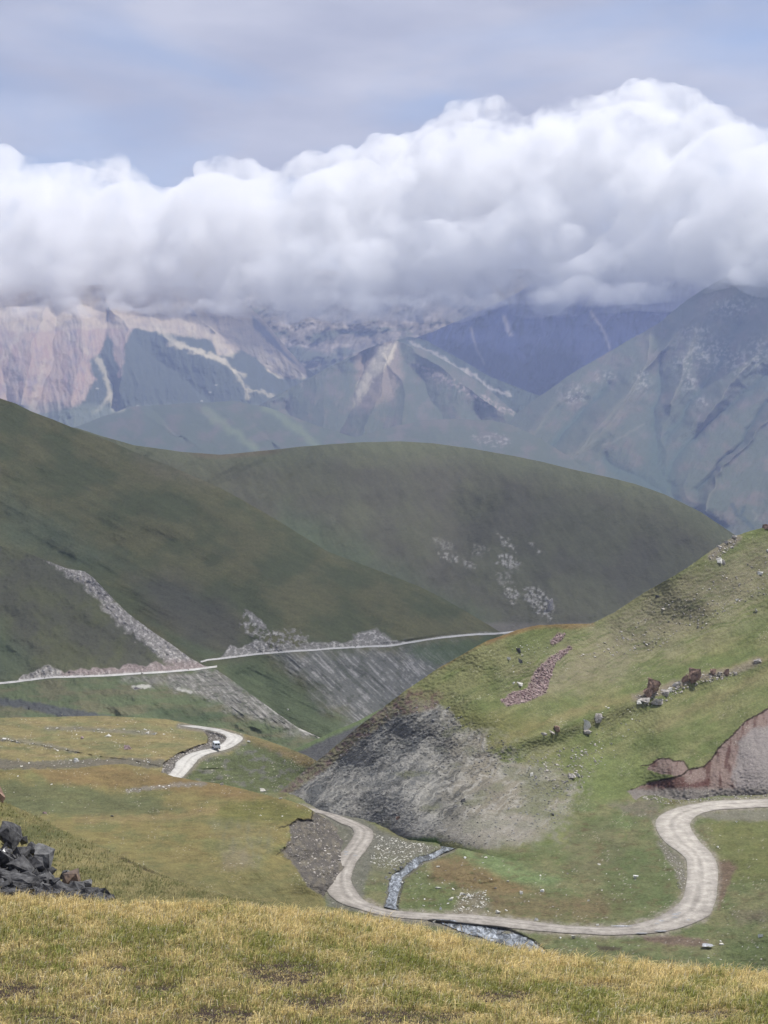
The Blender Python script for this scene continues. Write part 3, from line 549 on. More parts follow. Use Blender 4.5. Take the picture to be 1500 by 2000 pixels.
g_green, g_dry, g_lush, g_rust = A(106, 116, 62), A(132, 122, 74), A(84, 116, 46), A(134, 108, 66)
def meadow(px, py):
    S = px.shape + (3,); n = fbm(px / 80, py / 30, 201, 5)
    c = mixc(np.broadcast_to(A(104, 116, 66), S), A(122, 122, 76), sstep(-0.25, 0.3, n))
    c = mixc(c, g_rust, poly(px, py, [(845, 1680), (900, 1672), (950, 1690), (1000, 1722), (1060, 1745), (960, 1748), (900, 1735), (840, 1715)], 10, 10, 30) * 0.8)
    c = mixc(c, A(122, 104, 68), poly(px, py, [(950, 1745), (1060, 1750), (1200, 1750), (1240, 1770), (1150, 1800), (950, 1790)], 16, 14, 40) * 0.7)
    c = mixc(c, A(116, 142, 82), poly(px, py, [(890, 1655), (960, 1670), (1040, 1700), (1100, 1715), (1080, 1730), (1000, 1720), (930, 1690), (900, 1668)], 10, 6, 30) * 0.75)
    c = mixc(c, A(94, 114, 54), poly(px, py, [(790, 1735), (880, 1735), (900, 1770), (860, 1785), (785, 1778)], 10, 8, 30) * 0.7)
    c = mixc(c, A(92, 110, 58), poly(px, py, [(1180, 1640), (1300, 1660), (1330, 1720), (1300, 1780), (1200, 1790), (1180, 1740)], 16, 16, 40) * 0.6)
    c = mixc(c, A(108, 104, 72), poly(px, py, [(1080, 1620), (1190, 1600), (1230, 1650), (1180, 1720), (1110, 1700)], 16, 20, 40) * 0.5)
    c = mixc(c, A(132, 120, 104), poly(px, py, [(900, 1745), (945, 1740), (960, 1775), (930, 1790), (880, 1786)], 8, 10, 20) * 0.7)
    c = mixc(c, A(122, 112, 98), poly(px, py, [(1190, 1570), (1280, 1560), (1290, 1580), (1275, 1600), (1220, 1590)], 8, 10, 20) * 0.7)
    c = mixc(c, A(104, 82, 54), sstep(0.05, 0.4, fbm(px / 34, py / 12, 202, 5, 0.62)) * 0.5)
    c = mixc(c, A(84, 104, 48), sstep(0.1, 0.4, fbm(px / 22, py / 10, 203, 5, 0.62)) * 0.5)
    # right of the bend
    c = mixc(c, A(112, 118, 52), poly(px, py, [(1380, 1600), (1700, 1600), (1700, 1730), (1430, 1720), (1400, 1650)], 20, 14, 40) * 0.7)
    c = mixc(c, A(116, 92, 76), poly(px, py, [(1403, 1680), (1425, 1682), (1442, 1690), (1430, 1712), (1412, 1760), (1402, 1780)], 5, 7, 14) * 0.9)
    c = mixc(c, A(86, 106, 52), poly(px, py, [(1420, 1835), (1500, 1820), (1800, 1800), (1800, 2000), (1380, 1900)], 16, 16, 40) * 0.7)
    c = mixc(c, A(118, 96, 84), poly(px, py, [(1250, 1828), (1330, 1826), (1385, 1838), (1375, 1850), (1320, 1846), (1260, 1838)], 4, 7, 14) * 0.9)
    c = mixc(c, A(70, 58, 46), poly(px, py, [(1165, 1846), (1215, 1850), (1210, 1858), (1170, 1856)], 3, 4, 10) * 0.8)
    c = mixc(c, A(120, 108, 90), poly(px, py, [(1430, 1780), (1500, 1775), (1500, 1800), (1440, 1805)], 8, 8, 20) * 0.5)
    # between road and stream
    c = c * (1 + 0.34 * fbm(px / 16, py / 6, 149, 5, 0.65) + 0.2 * fbm(px / 4, py / 2.4, 150, 3))[..., None]
    k = poly(px, py, [(735, 1625), (790, 1640), (860, 1652), (850, 1664), (800, 1680), (770, 1708), (755, 1740), (720, 1740), (696, 1725), (695, 1700), (720, 1660)], 8, 8, 20)
    c = mixc(c, A(116, 114, 98), k * sstep(1745, 1655, py + 22 * fbm(px / 22, py / 22, 5, 4)))
    return c
def zV(px, py):
    z = -80 + 0.5 * fbm(px / 70, py / 26, 51, 4) + 1.6 * np.exp(-((px - 930) / 90) ** 2 - ((py - 1705) / 26) ** 2)
    z = z + 2.2 * sstep(1400, 1560, px) * sstep(1600, 1700, py) * 1.0 + 0.10 * fbm(px / 9, py / 5, 52, 3)
    rm = np.maximum(bmask(px, py, ROAD, 5, 5), 0); z = z * (1 - rm) + (-80.0) * rm
    sm = np.maximum(bmask(px, py, STREAM, 2.5, 2.2), bmask(px, py, STREAM2, 3, 3)) * (1 - bmask(px, py, ROAD, 1, 2))
    z = z - 0.55 * sm
    return z
def dV(px, py): return zV(px, py) / ray(px, py)[1]
def col_V(px, py, P):
    c = meadow(px, py)
    sh = np.clip(bmask(px, py, ROAD, 6 + 6 * fbm(px / 18, py / 14, 62, 4), 6), 0, 1)
    wob = sstep(-0.3, 0.4, fbm(px / 10, py / 8, 61, 3))
    c = mixc(c, A(162, 152, 136), sh * (0.45 + 0.55 * wob))
    c = mixc(c, A(128, 122, 108), poly(px, py, [(1280, 1640), (1330, 1672), (1345, 1720), (1335, 1745), (1318, 1700), (1296, 1670)], 5, 8, 12) * 0.8)
    c = mixc(c, A(112, 112, 100), poly(px, py, [(636, 1588), (700, 1590), (735, 1615), (800, 1650), (770, 1660), (735, 1650), (700, 1780), (640, 1780)], 6, 8, 14) * 0.85)
    c = mixc(c, A(130, 126, 112), poly(px, py, [(1365, 1590), (1430, 1584), (1700, 1578), (1700, 1592), (1480, 1604), (1390, 1600)], 4, 6, 14) * 0.8)
    sm = np.maximum(bmask(px, py, STREAM, 3.5, 2), bmask(px, py, STREAM2, 3.5, 2))
    c = mixc(c, A(126, 122, 108), sm * 0.8)
    c = c * 0.86 + A(124, 116, 84) * 0.14
    c = mixc(c, A(186, 178, 162), stones_tex(px, py, 63, 0.36) * 0.6)
    c = mixc(c, A(118, 112, 100), poly(px, py, [(780, 1796), (900, 1800), (880, 1812), (800, 1806)], 4, 5, 12) * 0.8)
    return c, np.clip(sh + 0.25, 0, 1) * 0.7
VN = layer('V', 'valley_floor', 'green valley floor with meadows inside the bends of the dirt road', -260, 1780, 860, 300,
      [(-260, 1548), (540, 1548), (1780, 1548)], [(-260, 2080), (1780, 2080)], dV, lambda a, b, c: 0 * a, col_V, M_val, (0.5, 40), cw=0)

RSC = [(500, 1580), (545, 1545), (600, 1502), (660, 1455), (740, 1388), (790, 1358), (850, 1368), (885, 1395), (905, 1420), (950, 1430), (948, 1465), (985, 1490), (1070, 1500), (1110, 1520), (1130, 1545), (1110, 1600), (1060, 1640), (1000, 1662), (930, 1655), (880, 1645), (800, 1645), (700, 1610), (560, 1620)]
RBANK = [(1225, 1545), (1240, 1540), (1262, 1530), (1290, 1524), (1330, 1516), (1344, 1503), (1375, 1498), (1392, 1480), (1402, 1462), (1420, 1446), (1438, 1428), (1455, 1410), (1480, 1396), (1500, 1384), (1560, 1350), (1700, 1330), (1800, 1330), (1800, 1562), (1240, 1562)]
RBANK2 = [(1270, 1492), (1285, 1482), (1305, 1481), (1315, 1486), (1336, 1487), (1344, 1503), (1330, 1516), (1290, 1512), (1265, 1502)]
def rel_R(px, py, d):
    sc_ = poly(px, py, RSC, 14, 12, 30, 4); bk = poly(px, py, RBANK, 2.5, 4, 14, 8); b2 = poly(px, py, RBANK2, 2.5, 3, 10, 9)
    r = -5 * fbm(px / 150, py / 130, 42, 2) - 0.28 * fbm(px / 30, py / 20, 43, 4) - 0.35 * fbm(px / 6, py / 5, 44, 3)
    r = r - 0.25 * sc_ * ridged((px * 0.72 + py) / 24 + fbm(px / 30, py / 30, 1, 3), (px - py) / 110, 45, 4, 0.6) - 0.18 * sc_ * fbm(px / 6, py / 6, 46, 3, 0.7)
    r = r + 0.9 * bk + 0.25 * b2 - 0.5 * bk * ridged(px / 22 + fbm(px / 30, py / 30, 8, 3), py / 70, 47, 4, 0.6)
    # rocky rib rising to the right across the slope
    r = r - 4.0 * np.exp(-((py - np.interp(px, [950, 1090, 1280, 1350, 1480, 1600], [1462, 1425, 1352, 1322, 1290, 1270])) / 22) ** 2) * sstep(930, 1000, px)
    fade = 1 - sstep(1570, 1640, py)
    return r * (0.25 + 0.75 * fade)
def col_R(px, py, P):
    S = px.shape + (3,); n = fbm(px / 90, py / 60, 211, 5); st = fbm((px * 0.45 + py) / 26, (px - py * 0.4) / 160, 212, 4)
    c = mixc(np.broadcast_to(A(106, 116, 60), S), A(128, 128, 76), sstep(-0.3, 0.35, n * 0.7 + st * 0.7))
    c = mixc(c, A(128, 120, 92), poly(px, py, [(1120, 1290), (1200, 1200), (1300, 1140), (1400, 1090), (1520, 1050), (1800, 1000), (1800, 1120), (1500, 1150), (1330, 1230), (1180, 1330), (1080, 1345), (1060, 1320)], 30, 26, 50) * (0.55 + 0.5 * sstep(-0.2, 0.3, fbm(px / 16, py / 5, 213, 4))) * 0.8)
    c = mixc(c, A(146, 132, 82), pline(px, py, [(950, 1460), (1060, 1412), (1200, 1372), (1280, 1352), (1400, 1315), (1500, 1285)], 6, 6, 8) * 0.55)
    c = mixc(c, A(132, 120, 78), pline(px, py, [(1290, 1415), (1400, 1365), (1500, 1310), (1600, 1280)], 10, 10, 10) * 0.5)
    c = mixc(c, A(134, 106, 62), poly(px, py, [(950, 1212), (1160, 1205), (1160, 1222), (1130, 1228), (1040, 1226), (950, 1260)], 5, 5, 20) * 0.8)
    c = mixc(c, A(134, 104, 58), pline(px, py, [(860, 1300), (920, 1264), (980, 1240), (1050, 1222)], 5, 5, 4) * 0.6)
    c = mixc(c, A(116, 112, 58), poly(px, py, [(850, 1380), (960, 1390), (1080, 1410), (1010, 1450), (955, 1470), (900, 1430)], 16, 14, 30) * 0.6)
    c = mixc(c, A(112, 124, 64), poly(px, py, [(1140, 1480), (1250, 1470), (1290, 1500), (1240, 1530), (1210, 1560), (1130, 1560)], 14, 14, 30) * 0.8)
    # dry terracettes
    c = c * (1 + 0.30 * fbm((px * 0.5 + py) / 7, (px - py * 0.5) / 26, 147, 4, 0.65) + 0.2 * fbm(px / 4, py / 3, 148, 3))[..., None]
    ter = sstep(0.15, 0.5, ridged((py + 0.35 * px) / 7 + 2 * fbm(px / 40, py / 40, 7, 3), px / 120, 214, 3)) * poly(px, py, [(980, 1300), (1250, 1180), (1450, 1100), (1500, 1200), (1330, 1290), (1100, 1360), (990, 1360)], 30, 20, 50)
    c = mixc(c, A(152, 142, 108), ter * 0.4)
    # scree face: sharp along its upper edge, thinning out into the grass to the right
    sc_ = poly(px, py, RSC, 5, 14, 26, 4) * (1 - sstep(980, 1200, px + 60 * fbm(px / 40, py / 40, 224, 5, 0.65)) * 0.8)
    sc_ = np.maximum(sc_, 0.95 * poly(px, py, [(930, 1440), (1060, 1480), (1140, 1520), (1140, 1640), (1000, 1670), (900, 1640)], 40, 50, 40, 6) * sstep(-0.25, 0.3, fbm(px / 14, py / 10, 225, 4)))
    w = ridged((px * 0.72 + py) / 22 + fbm(px / 30, py / 30, 1, 3), (px - py) / 130, 215, 4, 0.6); m = fbm(px / 40, py / 30, 216, 5, 0.6)
    s2 = mixc(np.broadcast_to(A(106, 107, 104), S), A(126, 124, 116), sstep(-0.2, 0.3, m))
    s2 = mixc(s2, A(142, 134, 114), sstep(800, 960, px + 40 * m))
    s2 = mixc(s2, A(78, 78, 75), sstep(-0.02, 0.3, fbm((px * 0.72 + py) / 16, (px - py * 0.72) / 60, 217, 5, 0.68)) * 0.8 * (1 - sstep(880, 1010, px)))
    s2 = mixc(s2, A(172, 168, 156), sstep(0.35, 0.8, w) * 0.6)
    s2 = mixc(s2, A(112, 114, 84), sstep(-0.1, 0.35, fbm(px / 60, py / 30, 218, 4) + (px - 960) / 600) * 0.7)
    c = mixc(c, s2, sc_)
    edge = poly(px, py, [(540, 1552), (600, 1502), (690, 1428), (740, 1388), (800, 1345), (870, 1352), (850, 1385), (770, 1400), (700, 1450), (640, 1500), (570, 1550)], 5, 8, 14, 8)
    c = mixc(c, mixc(np.broadcast_to(A(128, 120, 82), S), A(116, 88, 78), sstep(-0.1, 0.3, fbm(px / 12, py / 9, 219, 4))), edge * 0.75)
    # toe: pale gravel
    c = mixc(c, A(150, 144, 130), poly(px, py, [(880, 1600), (1000, 1590), (1060, 1600), (1040, 1640), (950, 1655), (880, 1640)], 12, 16, 20) * 0.5)
    toe = sstep(1630, 1675, py + 14 * fbm(px / 40, py / 20, 220, 3)) * sstep(940, 1000, px)
    toe = np.maximum(toe, poly(px, py, [(1120, 1570), (1250, 1560), (1300, 1700), (1100, 1720)], 16, 10, 30))
    c = mixc(c, meadow(px, py), toe)
    c = mixc(c, A(80, 112, 44), poly(px, py, [(792, 1638), (850, 1636), (862, 1650), (800, 1648)], 4, 3, 10) * 0.9)
    # earth bank cut above the road
    bk = poly(px, py, RBANK, 1.5, 4, 14, 8); b2 = poly(px, py, RBANK2, 1.5, 3, 10, 9); b = np.maximum(bk, b2)
    k2 = fbm(px / 24, py / 40, 221, 5, 0.6)
    bc = mixc(np.broadcast_to(A(140, 118, 106), S), A(108, 80, 70), sstep(0.0, 0.3, fbm(px / 14, py / 45, 222, 4)))
    gr = poly(px, py, [(1448, 1440), (1475, 1420), (1500, 1418), (1800, 1400), (1800, 1550), (1440, 1550), (1432, 1510)], 6, 14, 20, 10)
    bc = mixc(bc, A(150, 144, 138), gr * 0.75)
    bc = mixc(bc, A(98, 64, 54), poly(px, py, [(1240, 1545), (1275, 1528), (1330, 1516), (1345, 1530), (1390, 1520), (1385, 1535), (1300, 1552), (1245, 1556)], 4, 7, 12) * 0.85)
    bc = mixc(bc, A(132, 124, 114), sstep(1534, 1546, py + 5 * fbm(px / 14, py / 9, 5)))
    c = mixc(c, bc, b)
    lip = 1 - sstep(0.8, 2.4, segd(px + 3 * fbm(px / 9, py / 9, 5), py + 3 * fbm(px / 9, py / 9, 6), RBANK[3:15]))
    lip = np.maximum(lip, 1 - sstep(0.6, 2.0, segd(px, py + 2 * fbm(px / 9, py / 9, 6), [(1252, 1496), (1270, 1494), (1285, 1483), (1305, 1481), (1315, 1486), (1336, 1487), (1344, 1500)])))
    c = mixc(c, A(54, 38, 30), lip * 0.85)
    # rubble bands and the pink stone run
    pk = np.maximum(poly(px, py, [(978, 1368), (1000, 1352), (1030, 1345), (1045, 1310), (1072, 1285), (1112, 1262), (1118, 1266), (1085, 1295), (1072, 1330), (1068, 1352), (1036, 1368), (990, 1380)], 3, 5, 9), poly(px, py, [(1074, 1252), (1090, 1238), (1102, 1238), (1096, 1250), (1080, 1260)], 3, 4, 8))
    c = mixc(c, A(150, 128, 122), pk * 0.9)
    kp = pline(px, py, [(1390, 1085), (1420, 1060), (1440, 1050)], 9, 6, 8) + pline(px, py, [(1240, 1362), (1300, 1345), (1350, 1325), (1430, 1312), (1480, 1292)], 7, 5, 6)
    c = mixc(c, A(142, 126, 112), np.clip(kp, 0, 1) * 0.6)
    c = mixc(c, A(192, 184, 164), stones_tex(px, py, 64, 0.30) * 0.6 * (1 - 0.6 * sc_) * sstep(-0.1, 0.2, fbm(px / 70, py / 50, 223, 3)))
    return c, np.clip(sc_ * 0.7 + b * 0.6 + pk, 0, 1)
layer('R', 'hill', 'sunlit green hillside at right with a bare grey scree face on its left flank', 490, 1800, 860, 620,
      [(490, 1590), (540, 1549), (600, 1501), (640, 1470), (690, 1427), (740, 1388), (790, 1350), (850, 1309), (900, 1280), (950, 1252), (985, 1240), (1010, 1230), (1050, 1221), (1100, 1219), (1155, 1218), (1200, 1196), (1260, 1156), (1300, 1134), (1340, 1110), (1385, 1078), (1410, 1062), (1435, 1047), (1470, 1036), (1500, 1028), (1600, 1000), (1800, 960)], [(490, 1740), (1800, 1740)],
      [Zp(500, 1585, -80.5), Zp(540, 1549, -80.2), Zp(640, 1588, -80.2), Zp(700, 1600, -80), Zp(745, 1615, -80), Zp(800, 1640, -80), Zp(870, 1648, -80), Zp(950, 1672, -80), Zp(1050, 1698, -80.2), Zp(1150, 1690, -80.2), Zp(1225, 1640, -80.2), Zp(1250, 1590, -80.2), Zp(1260, 1556, -79.8), Zp(1400, 1553, -80), Zp(1500, 1550, -80), Zp(1780, 1545, -80),
       (740, 1388, 348), (690, 1427, 346), (850, 1308, 352), (1000, 1234, 372), (1155, 1218, 408), (1340, 1110, 420), (1500, 1028, 450), (1800, 960, 475),
       (1000, 1450, 337), (1000, 1590, 309), (850, 1500, 326), (700, 1520, 333), (1200, 1400, 368), (1200, 1500, 345), (1130, 1600, 316), (1400, 1300, 395), (1400, 1400, 371), (1400, 1456, 354), (1320, 1520, 338), (1500, 1390, 370), (1650, 1350, 382), (1500, 1200, 420), (1200, 1300, 390), (1000, 1340, 357),
       Zp(640, 1700, -92), Zp(800, 1720, -92), Zp(1000, 1735, -84), Zp(1200, 1730, -86), Zp(1400, 1640, -90), Zp(1700, 1640, -90), Zp(1500, 1730, -98)],
      rel_R, col_R, M_right, (0.55, 120), cw=0.8, cwn=0.9)

def rel_P(px, py, d):
    z = (0.40 * fbm(px / 90, py / 14, 71, 3) + 0.12 * fbm(px / 26, py / 6, 72, 4)) * (1 - 0.9 * sstep(400, 470, px))
    led = 0.28 * (0.5 + fbm(px / 16, px * 0, 73, 3)) * (sstep(0, 1.5, py - np.interp(px, [-300, 0, 60, 120, 190, 260, 330], [1440, 1444, 1452, 1462, 1476, 1484, 1500]) ) - sstep(1.5, 22, py - np.interp(px, [-300, 0, 60, 120, 190, 260, 330], [1440, 1444, 1452, 1462, 1476, 1484, 1500])))
    z = z - led * (px < 330)
    cut = poly(px, py, PCUT, 2, 4, 12, 4); z = z * (1 - cut) - 0.5 * cut
    rm = bmask(px, py, ROAD2, 3, 3); z = z * (1 - rm)
    return z / ray(px, py)[1] * 1.0
PCUT = [(318, 1492), (330, 1484), (345, 1474), (372, 1462), (404, 1452), (408, 1440), (398, 1426), (425, 1431), (440, 1440), (440, 1452), (412, 1462), (372, 1472), (354, 1480), (343, 1490), (340, 1515), (316, 1508)]
def col_P(px, py, P):
    S = px.shape + (3,); n = fbm(px / 60, py / 12, 231, 5)
    c = mixc(np.broadcast_to(A(140, 128, 76), S), A(124, 122, 74), sstep(-0.15, 0.3, n))
    c = mixc(c, A(150, 130, 84), sstep(0.05, 0.4, fbm(px / 90, py / 8, 232, 4)) * 0.5)
    rt = poly(px, py, [(480, 1436), (640, 1490), (620, 1560), (360, 1560), (350, 1525), (380, 1500), (400, 1480), (450, 1470), (476, 1450)], 8, 6, 20)
    rc = mixc(np.broadcast_to(A(98, 106, 66), S), A(110, 110, 96), sstep(0.0, 0.35, fbm(px / 18, py / 12, 233, 4)))
    rc = mixc(rc, A(134, 114, 68), poly(px, py, [(430, 1420), (500, 1432), (600, 1470), (640, 1497), (600, 1500), (540, 1470), (490, 1450)], 8, 8, 24) * 0.8)
    c = mixc(c, rc, rt)
    for l, w in (([(90, 1422), (150, 1423), (200, 1426), (300, 1432)], 4), ([(-200, 1440), (0, 1443), (60, 1450), (110, 1460), (150, 1468)], 4)): c = mixc(c, A(122, 118, 104), pline(px, py, l, w, 3, 4, 10) * 0.6)
    c = c * (1 + 0.34 * fbm(px / 20, py / 4, 151, 5, 0.65) + 0.16 * fbm(px / 4, py / 2, 152, 3))[..., None]
    gul = poly(px, py, [(-300, 1480), (0, 1482), (60, 1488), (130, 1484), (240, 1480), (320, 1484), (330, 1500), (240, 1498), (160, 1500), (60, 1502), (-300, 1502)], 3, 5, 14)
    c = mixc(c, A(112, 106, 92), gul * 0.85)
    cut = poly(px, py, PCUT, 2, 5, 10, 4); c = mixc(c, A(112, 106, 96), cut)
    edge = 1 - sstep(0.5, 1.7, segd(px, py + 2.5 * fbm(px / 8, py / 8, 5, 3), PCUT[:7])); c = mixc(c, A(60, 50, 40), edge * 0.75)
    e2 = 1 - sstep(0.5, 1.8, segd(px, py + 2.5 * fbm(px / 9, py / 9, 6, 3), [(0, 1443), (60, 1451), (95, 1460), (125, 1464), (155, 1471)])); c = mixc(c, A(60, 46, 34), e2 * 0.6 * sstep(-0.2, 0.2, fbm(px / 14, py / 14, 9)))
    rm = bmask(px, py, ROAD2, 5, 4); c = mixc(c, A(132, 126, 114), rm * 0.8)
    c = mixc(c, A(200, 192, 172), stones_tex(px, py, 65, 0.36) * 0.8)
    return c, np.clip(cut + gul * 0.6 + rm, 0.1, 1) * 0.8
layer('P', 'hill', 'brown grassy terrace strewn with pale stones where the van drives', -320, 700, 640, 220,
      [(-320, 1407), (0, 1402), (100, 1400), (200, 1398), (280, 1402), (330, 1405), (370, 1414), (390, 1419), (440, 1423), (480, 1434), (520, 1446), (560, 1460), (600, 1476), (640, 1498), (700, 1530)], [(-320, 1620), (700, 1620)],
      [Zp(-300, 1410, -77.5), Zp(0, 1402, -78), Zp(200, 1398, -78.3), Zp(330, 1405, -79.3), Zp(390, 1419.5, -80.2), Zp(480, 1434, -80), Zp(560, 1460, -81), Zp(640, 1498, -84), Zp(0, 1450, -77.6), Zp(250, 1450, -78.4), Zp(0, 1500, -79), Zp(200, 1490, -79), Zp(400, 1465, -80), Zp(345, 1510, -80.3), Zp(440, 1444, -80), Zp(470, 1465, -81.5),
       Zp(450, 1500, -84.5), Zp(520, 1545, -89), Zp(600, 1525, -88), Zp(430, 1530, -86), Zp(690, 1530, -88), Zp(380, 1540, -84), Zp(0, 1600, -84), Zp(300, 1600, -86), Zp(600, 1610, -94), Zp(-300, 1600, -84)],
      rel_P, col_P, M_val, (0.5, 90), cw=0.5, cwn=0.6)

QCUT = [(565, 1612), (580, 1600), (610, 1602), (611, 1582), (625, 1590), (645, 1600), (665, 1618), (690, 1650), (700, 1690), (680, 1740), (640, 1760), (600, 1730), (575, 1690), (545, 1660), (560, 1655), (568, 1630)]
def rel_Q(px, py, d):
    z = 1.0 * fbm(px / 120, py / 46, 81, 2) + 0.14 * fbm(px / 40, py / 16, 82, 3) + 0.05 * fbm(px / 6, py / 4, 83, 3)
    cut = poly(px, py, QCUT, 3, 5, 14, 5)
    return z / ray(px, py)[1] + cut * (1.6 + 0.8 * fbm(px / 7, py / 7, 84, 4, 0.7))
def col_Q(px, py, P):
    S = px.shape + (3,); n = fbm(px / 80, py / 26, 241, 5)
    c = mixc(np.broadcast_to(A(136, 124, 66), S), A(122, 120, 66), sstep(-0.2, 0.3, n))
    c = mixc(c, A(112, 88, 50), sstep(0.05, 0.4, fbm(px / 46, py / 9, 244, 5, 0.62)) * 0.22)
    c = mixc(c, A(100, 106, 66), poly(px, py, [(-300, 1520), (0, 1525), (160, 1535), (300, 1560), (360, 1585), (200, 1592), (-300, 1600)], 12, 12, 40) * 0.8)
    c = mixc(c, A(136, 110, 62), poly(px, py, [(60, 1502), (200, 1494), (330, 1512), (430, 1528), (600, 1578), (560, 1580), (430, 1556), (300, 1540), (100, 1530)], 9, 8, 30) * 0.75)
    c = mixc(c, A(148, 126, 76), pline(px, py, [(150, 1600), (280, 1598), (360, 1592), (430, 1582), (480, 1572)], 7, 7, 8) * 0.7)
    c = mixc(c, A(112, 112, 50), poly(px, py, [(430, 1570), (520, 1558), (606, 1582), (608, 1598), (560, 1604), (460, 1602), (420, 1590)], 8, 8, 24) * 0.8)
    c = mixc(c, A(124, 120, 84), poly(px, py, [(410, 1610), (500, 1606), (540, 1640), (500, 1700), (440, 1700), (430, 1650)], 14, 18, 30) * (0.3 + 0.6 * sstep(-0.1, 0.4, fbm(px / 10, py / 26, 242, 4))))
    c = mixc(c, A(112, 108, 62), sstep(1660, 1730, py) * 0.6)
    c = mixc(c, A(138, 130, 116), pline(px, py, [(250, 1545), (300, 1538), (345, 1533), (400, 1531)], 4, 3, 5, 12) * 0.75)
    c = mixc(c, A(136, 120, 96), poly(px, py, [(430, 1665), (480, 1655), (500, 1690), (440, 1700)], 8, 8, 16) * 0.4)
    c = c * (1 + 0.30 * fbm(px / 24, py / 6, 153, 5, 0.65) + 0.16 * fbm(px / 4, py / 2.4, 154, 3))[..., None]
    cut = poly(px, py, QCUT, 2.5, 7, 12, 5)
    cc = mixc(np.broadcast_to(A(104, 98, 90), S), A(124, 116, 100), sstep(-0.1, 0.3, fbm(px / 12, py / 12, 243, 4)))
    c = mixc(c, cc, cut)
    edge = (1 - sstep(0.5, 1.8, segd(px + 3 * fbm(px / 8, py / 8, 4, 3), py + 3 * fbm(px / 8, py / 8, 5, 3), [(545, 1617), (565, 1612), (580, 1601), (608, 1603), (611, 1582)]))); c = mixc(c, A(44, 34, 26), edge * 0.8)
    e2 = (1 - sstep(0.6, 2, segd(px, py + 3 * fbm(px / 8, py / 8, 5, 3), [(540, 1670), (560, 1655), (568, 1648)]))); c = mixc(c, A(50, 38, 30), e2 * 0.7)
    c = mixc(c, A(200, 192, 172), stones_tex(px, py, 66, 0.40) * 0.7)
    return c, np.clip(cut, 0.12, 1) * 0.9
layer('Q', 'hill', 'smooth brown and olive grass knoll ending in a grey cut bank by the road', -320, 790, 720, 300,
      [(-320, 1512), (0, 1504), (130, 1503), (200, 1494), (245, 1492), (300, 1504), (340, 1517), (380, 1524), (430, 1531), (480, 1542), (520, 1553), (560, 1562), (590, 1572), (606, 1580), (615, 1586), (624, 1592), (640, 1600), (660, 1618), (684, 1650), (700, 1690), (720, 1720), (790, 1800)], [(-320, 1840), (790, 1840)],
      [Zp(-300, 1512, -75), Zp(0, 1503, -75), Zp(130, 1503, -76), Zp(245, 1492, -77), Zp(340, 1517, -76.5), Zp(430, 1531, -75), Zp(520, 1553, -73.6), Zp(600, 1579, -73), Zp(640, 1600, -78), Zp(665, 1622, -80.2), Zp(690, 1650, -80.4), Zp(702, 1690, -80.4), Zp(650, 1760, -80.4), Zp(790, 1800, -84),
       Zp(0, 1560, -76.5), Zp(200, 1580, -76.8), Zp(210, 1602, -74.4), Zp(400, 1590, -72.8), Zp(530, 1600, -72.2), Zp(300, 1680, -69), Zp(470, 1660, -70.5), Zp(600, 1700, -75.5), Zp(600, 1640, -74.6), Zp(640, 1740, -79.5), Zp(500, 1740, -71), Zp(0, 1700, -62), Zp(-300, 1560, -73), Zp(-300, 1750, -58), Zp(500, 1830, -72), Zp(700, 1830, -84), Zp(200, 1830, -60)],
      rel_Q, col_Q, M_val, (0.4, 60), cw=0.5, cwn=0.5)

def rel_T(px, py, d): return (0.5 * fbm(px / 90, py / 40, 91, 3) + 0.14 * fbm(px / 26, py / 9, 92, 4) + 0.05 * fbm(px / 7, py / 4, 93, 3)) * d / 110 / ray(px, py)[1] + 1.2 * TGUL(px, py)
def TGUL(px, py): return pline(px, py, [(232, 1674), (262, 1687), (290, 1700), (330, 1712)], 2.5, 2, 3, 9)
def col_T(px, py, P):
    S = px.shape + (3,); n = fbm(px / 60, py / 20, 251, 5)
    c = mixc(np.broadcast_to(A(112, 108, 56), S), A(142, 130, 76), sstep(-0.25, 0.3, n))
    c = mixc(c, A(92, 98, 54), poly(px, py, [(30, 1600), (100, 1615), (160, 1650), (140, 1665), (60, 1650), (0, 1620)], 10, 12, 30) * 0.7)
    c = mixc(c, A(150, 136, 82), pline(px, py, [(100, 1655), (200, 1670), (320, 1715), (450, 1755)], 12, 12, 10) * 0.5)
    c = mixc(c, A(94, 94, 58), sstep(0.1, 0.4, fbm(px / 12, py / 6, 252, 4)) * 0.6)
    c = mixc(c, A(48, 38, 30), TGUL(px, py) * 0.8)
    return c, 0.12
layer('T', 'hill', 'near olive grass slope descending from left behind the dark rock pile', -360, 960, 560, 260,
      [(-360, 1470), (-150, 1520), (0, 1563), (30, 1575), (60, 1589), (90, 1605), (150, 1635), (235, 1671), (320, 1711), (400, 1741), (450, 1751), (500, 1759), (645, 1771), (700, 1782), (780, 1800), (960, 1850)], [(-360, 1960), (960, 1960)],
      [(-350, 1472, 62), (0, 1563, 85), (150, 1635, 97), (320, 1711, 125), (500, 1759, 168), (645, 1771, 212), (760, 1797, 236), (950, 1848, 240), (0, 1745, 42), (150, 1755, 50), (300, 1780, 76), (500, 1800, 130), (645, 1820, 185), (-350, 1745, 34), (0, 1650, 62), (800, 1950, 180), (500, 1950, 90), (0, 1950, 28), (-350, 1950, 24)],
      rel_T, col_T, M_slope, (0.45, 60), cw=0.8, cwn=0.6)

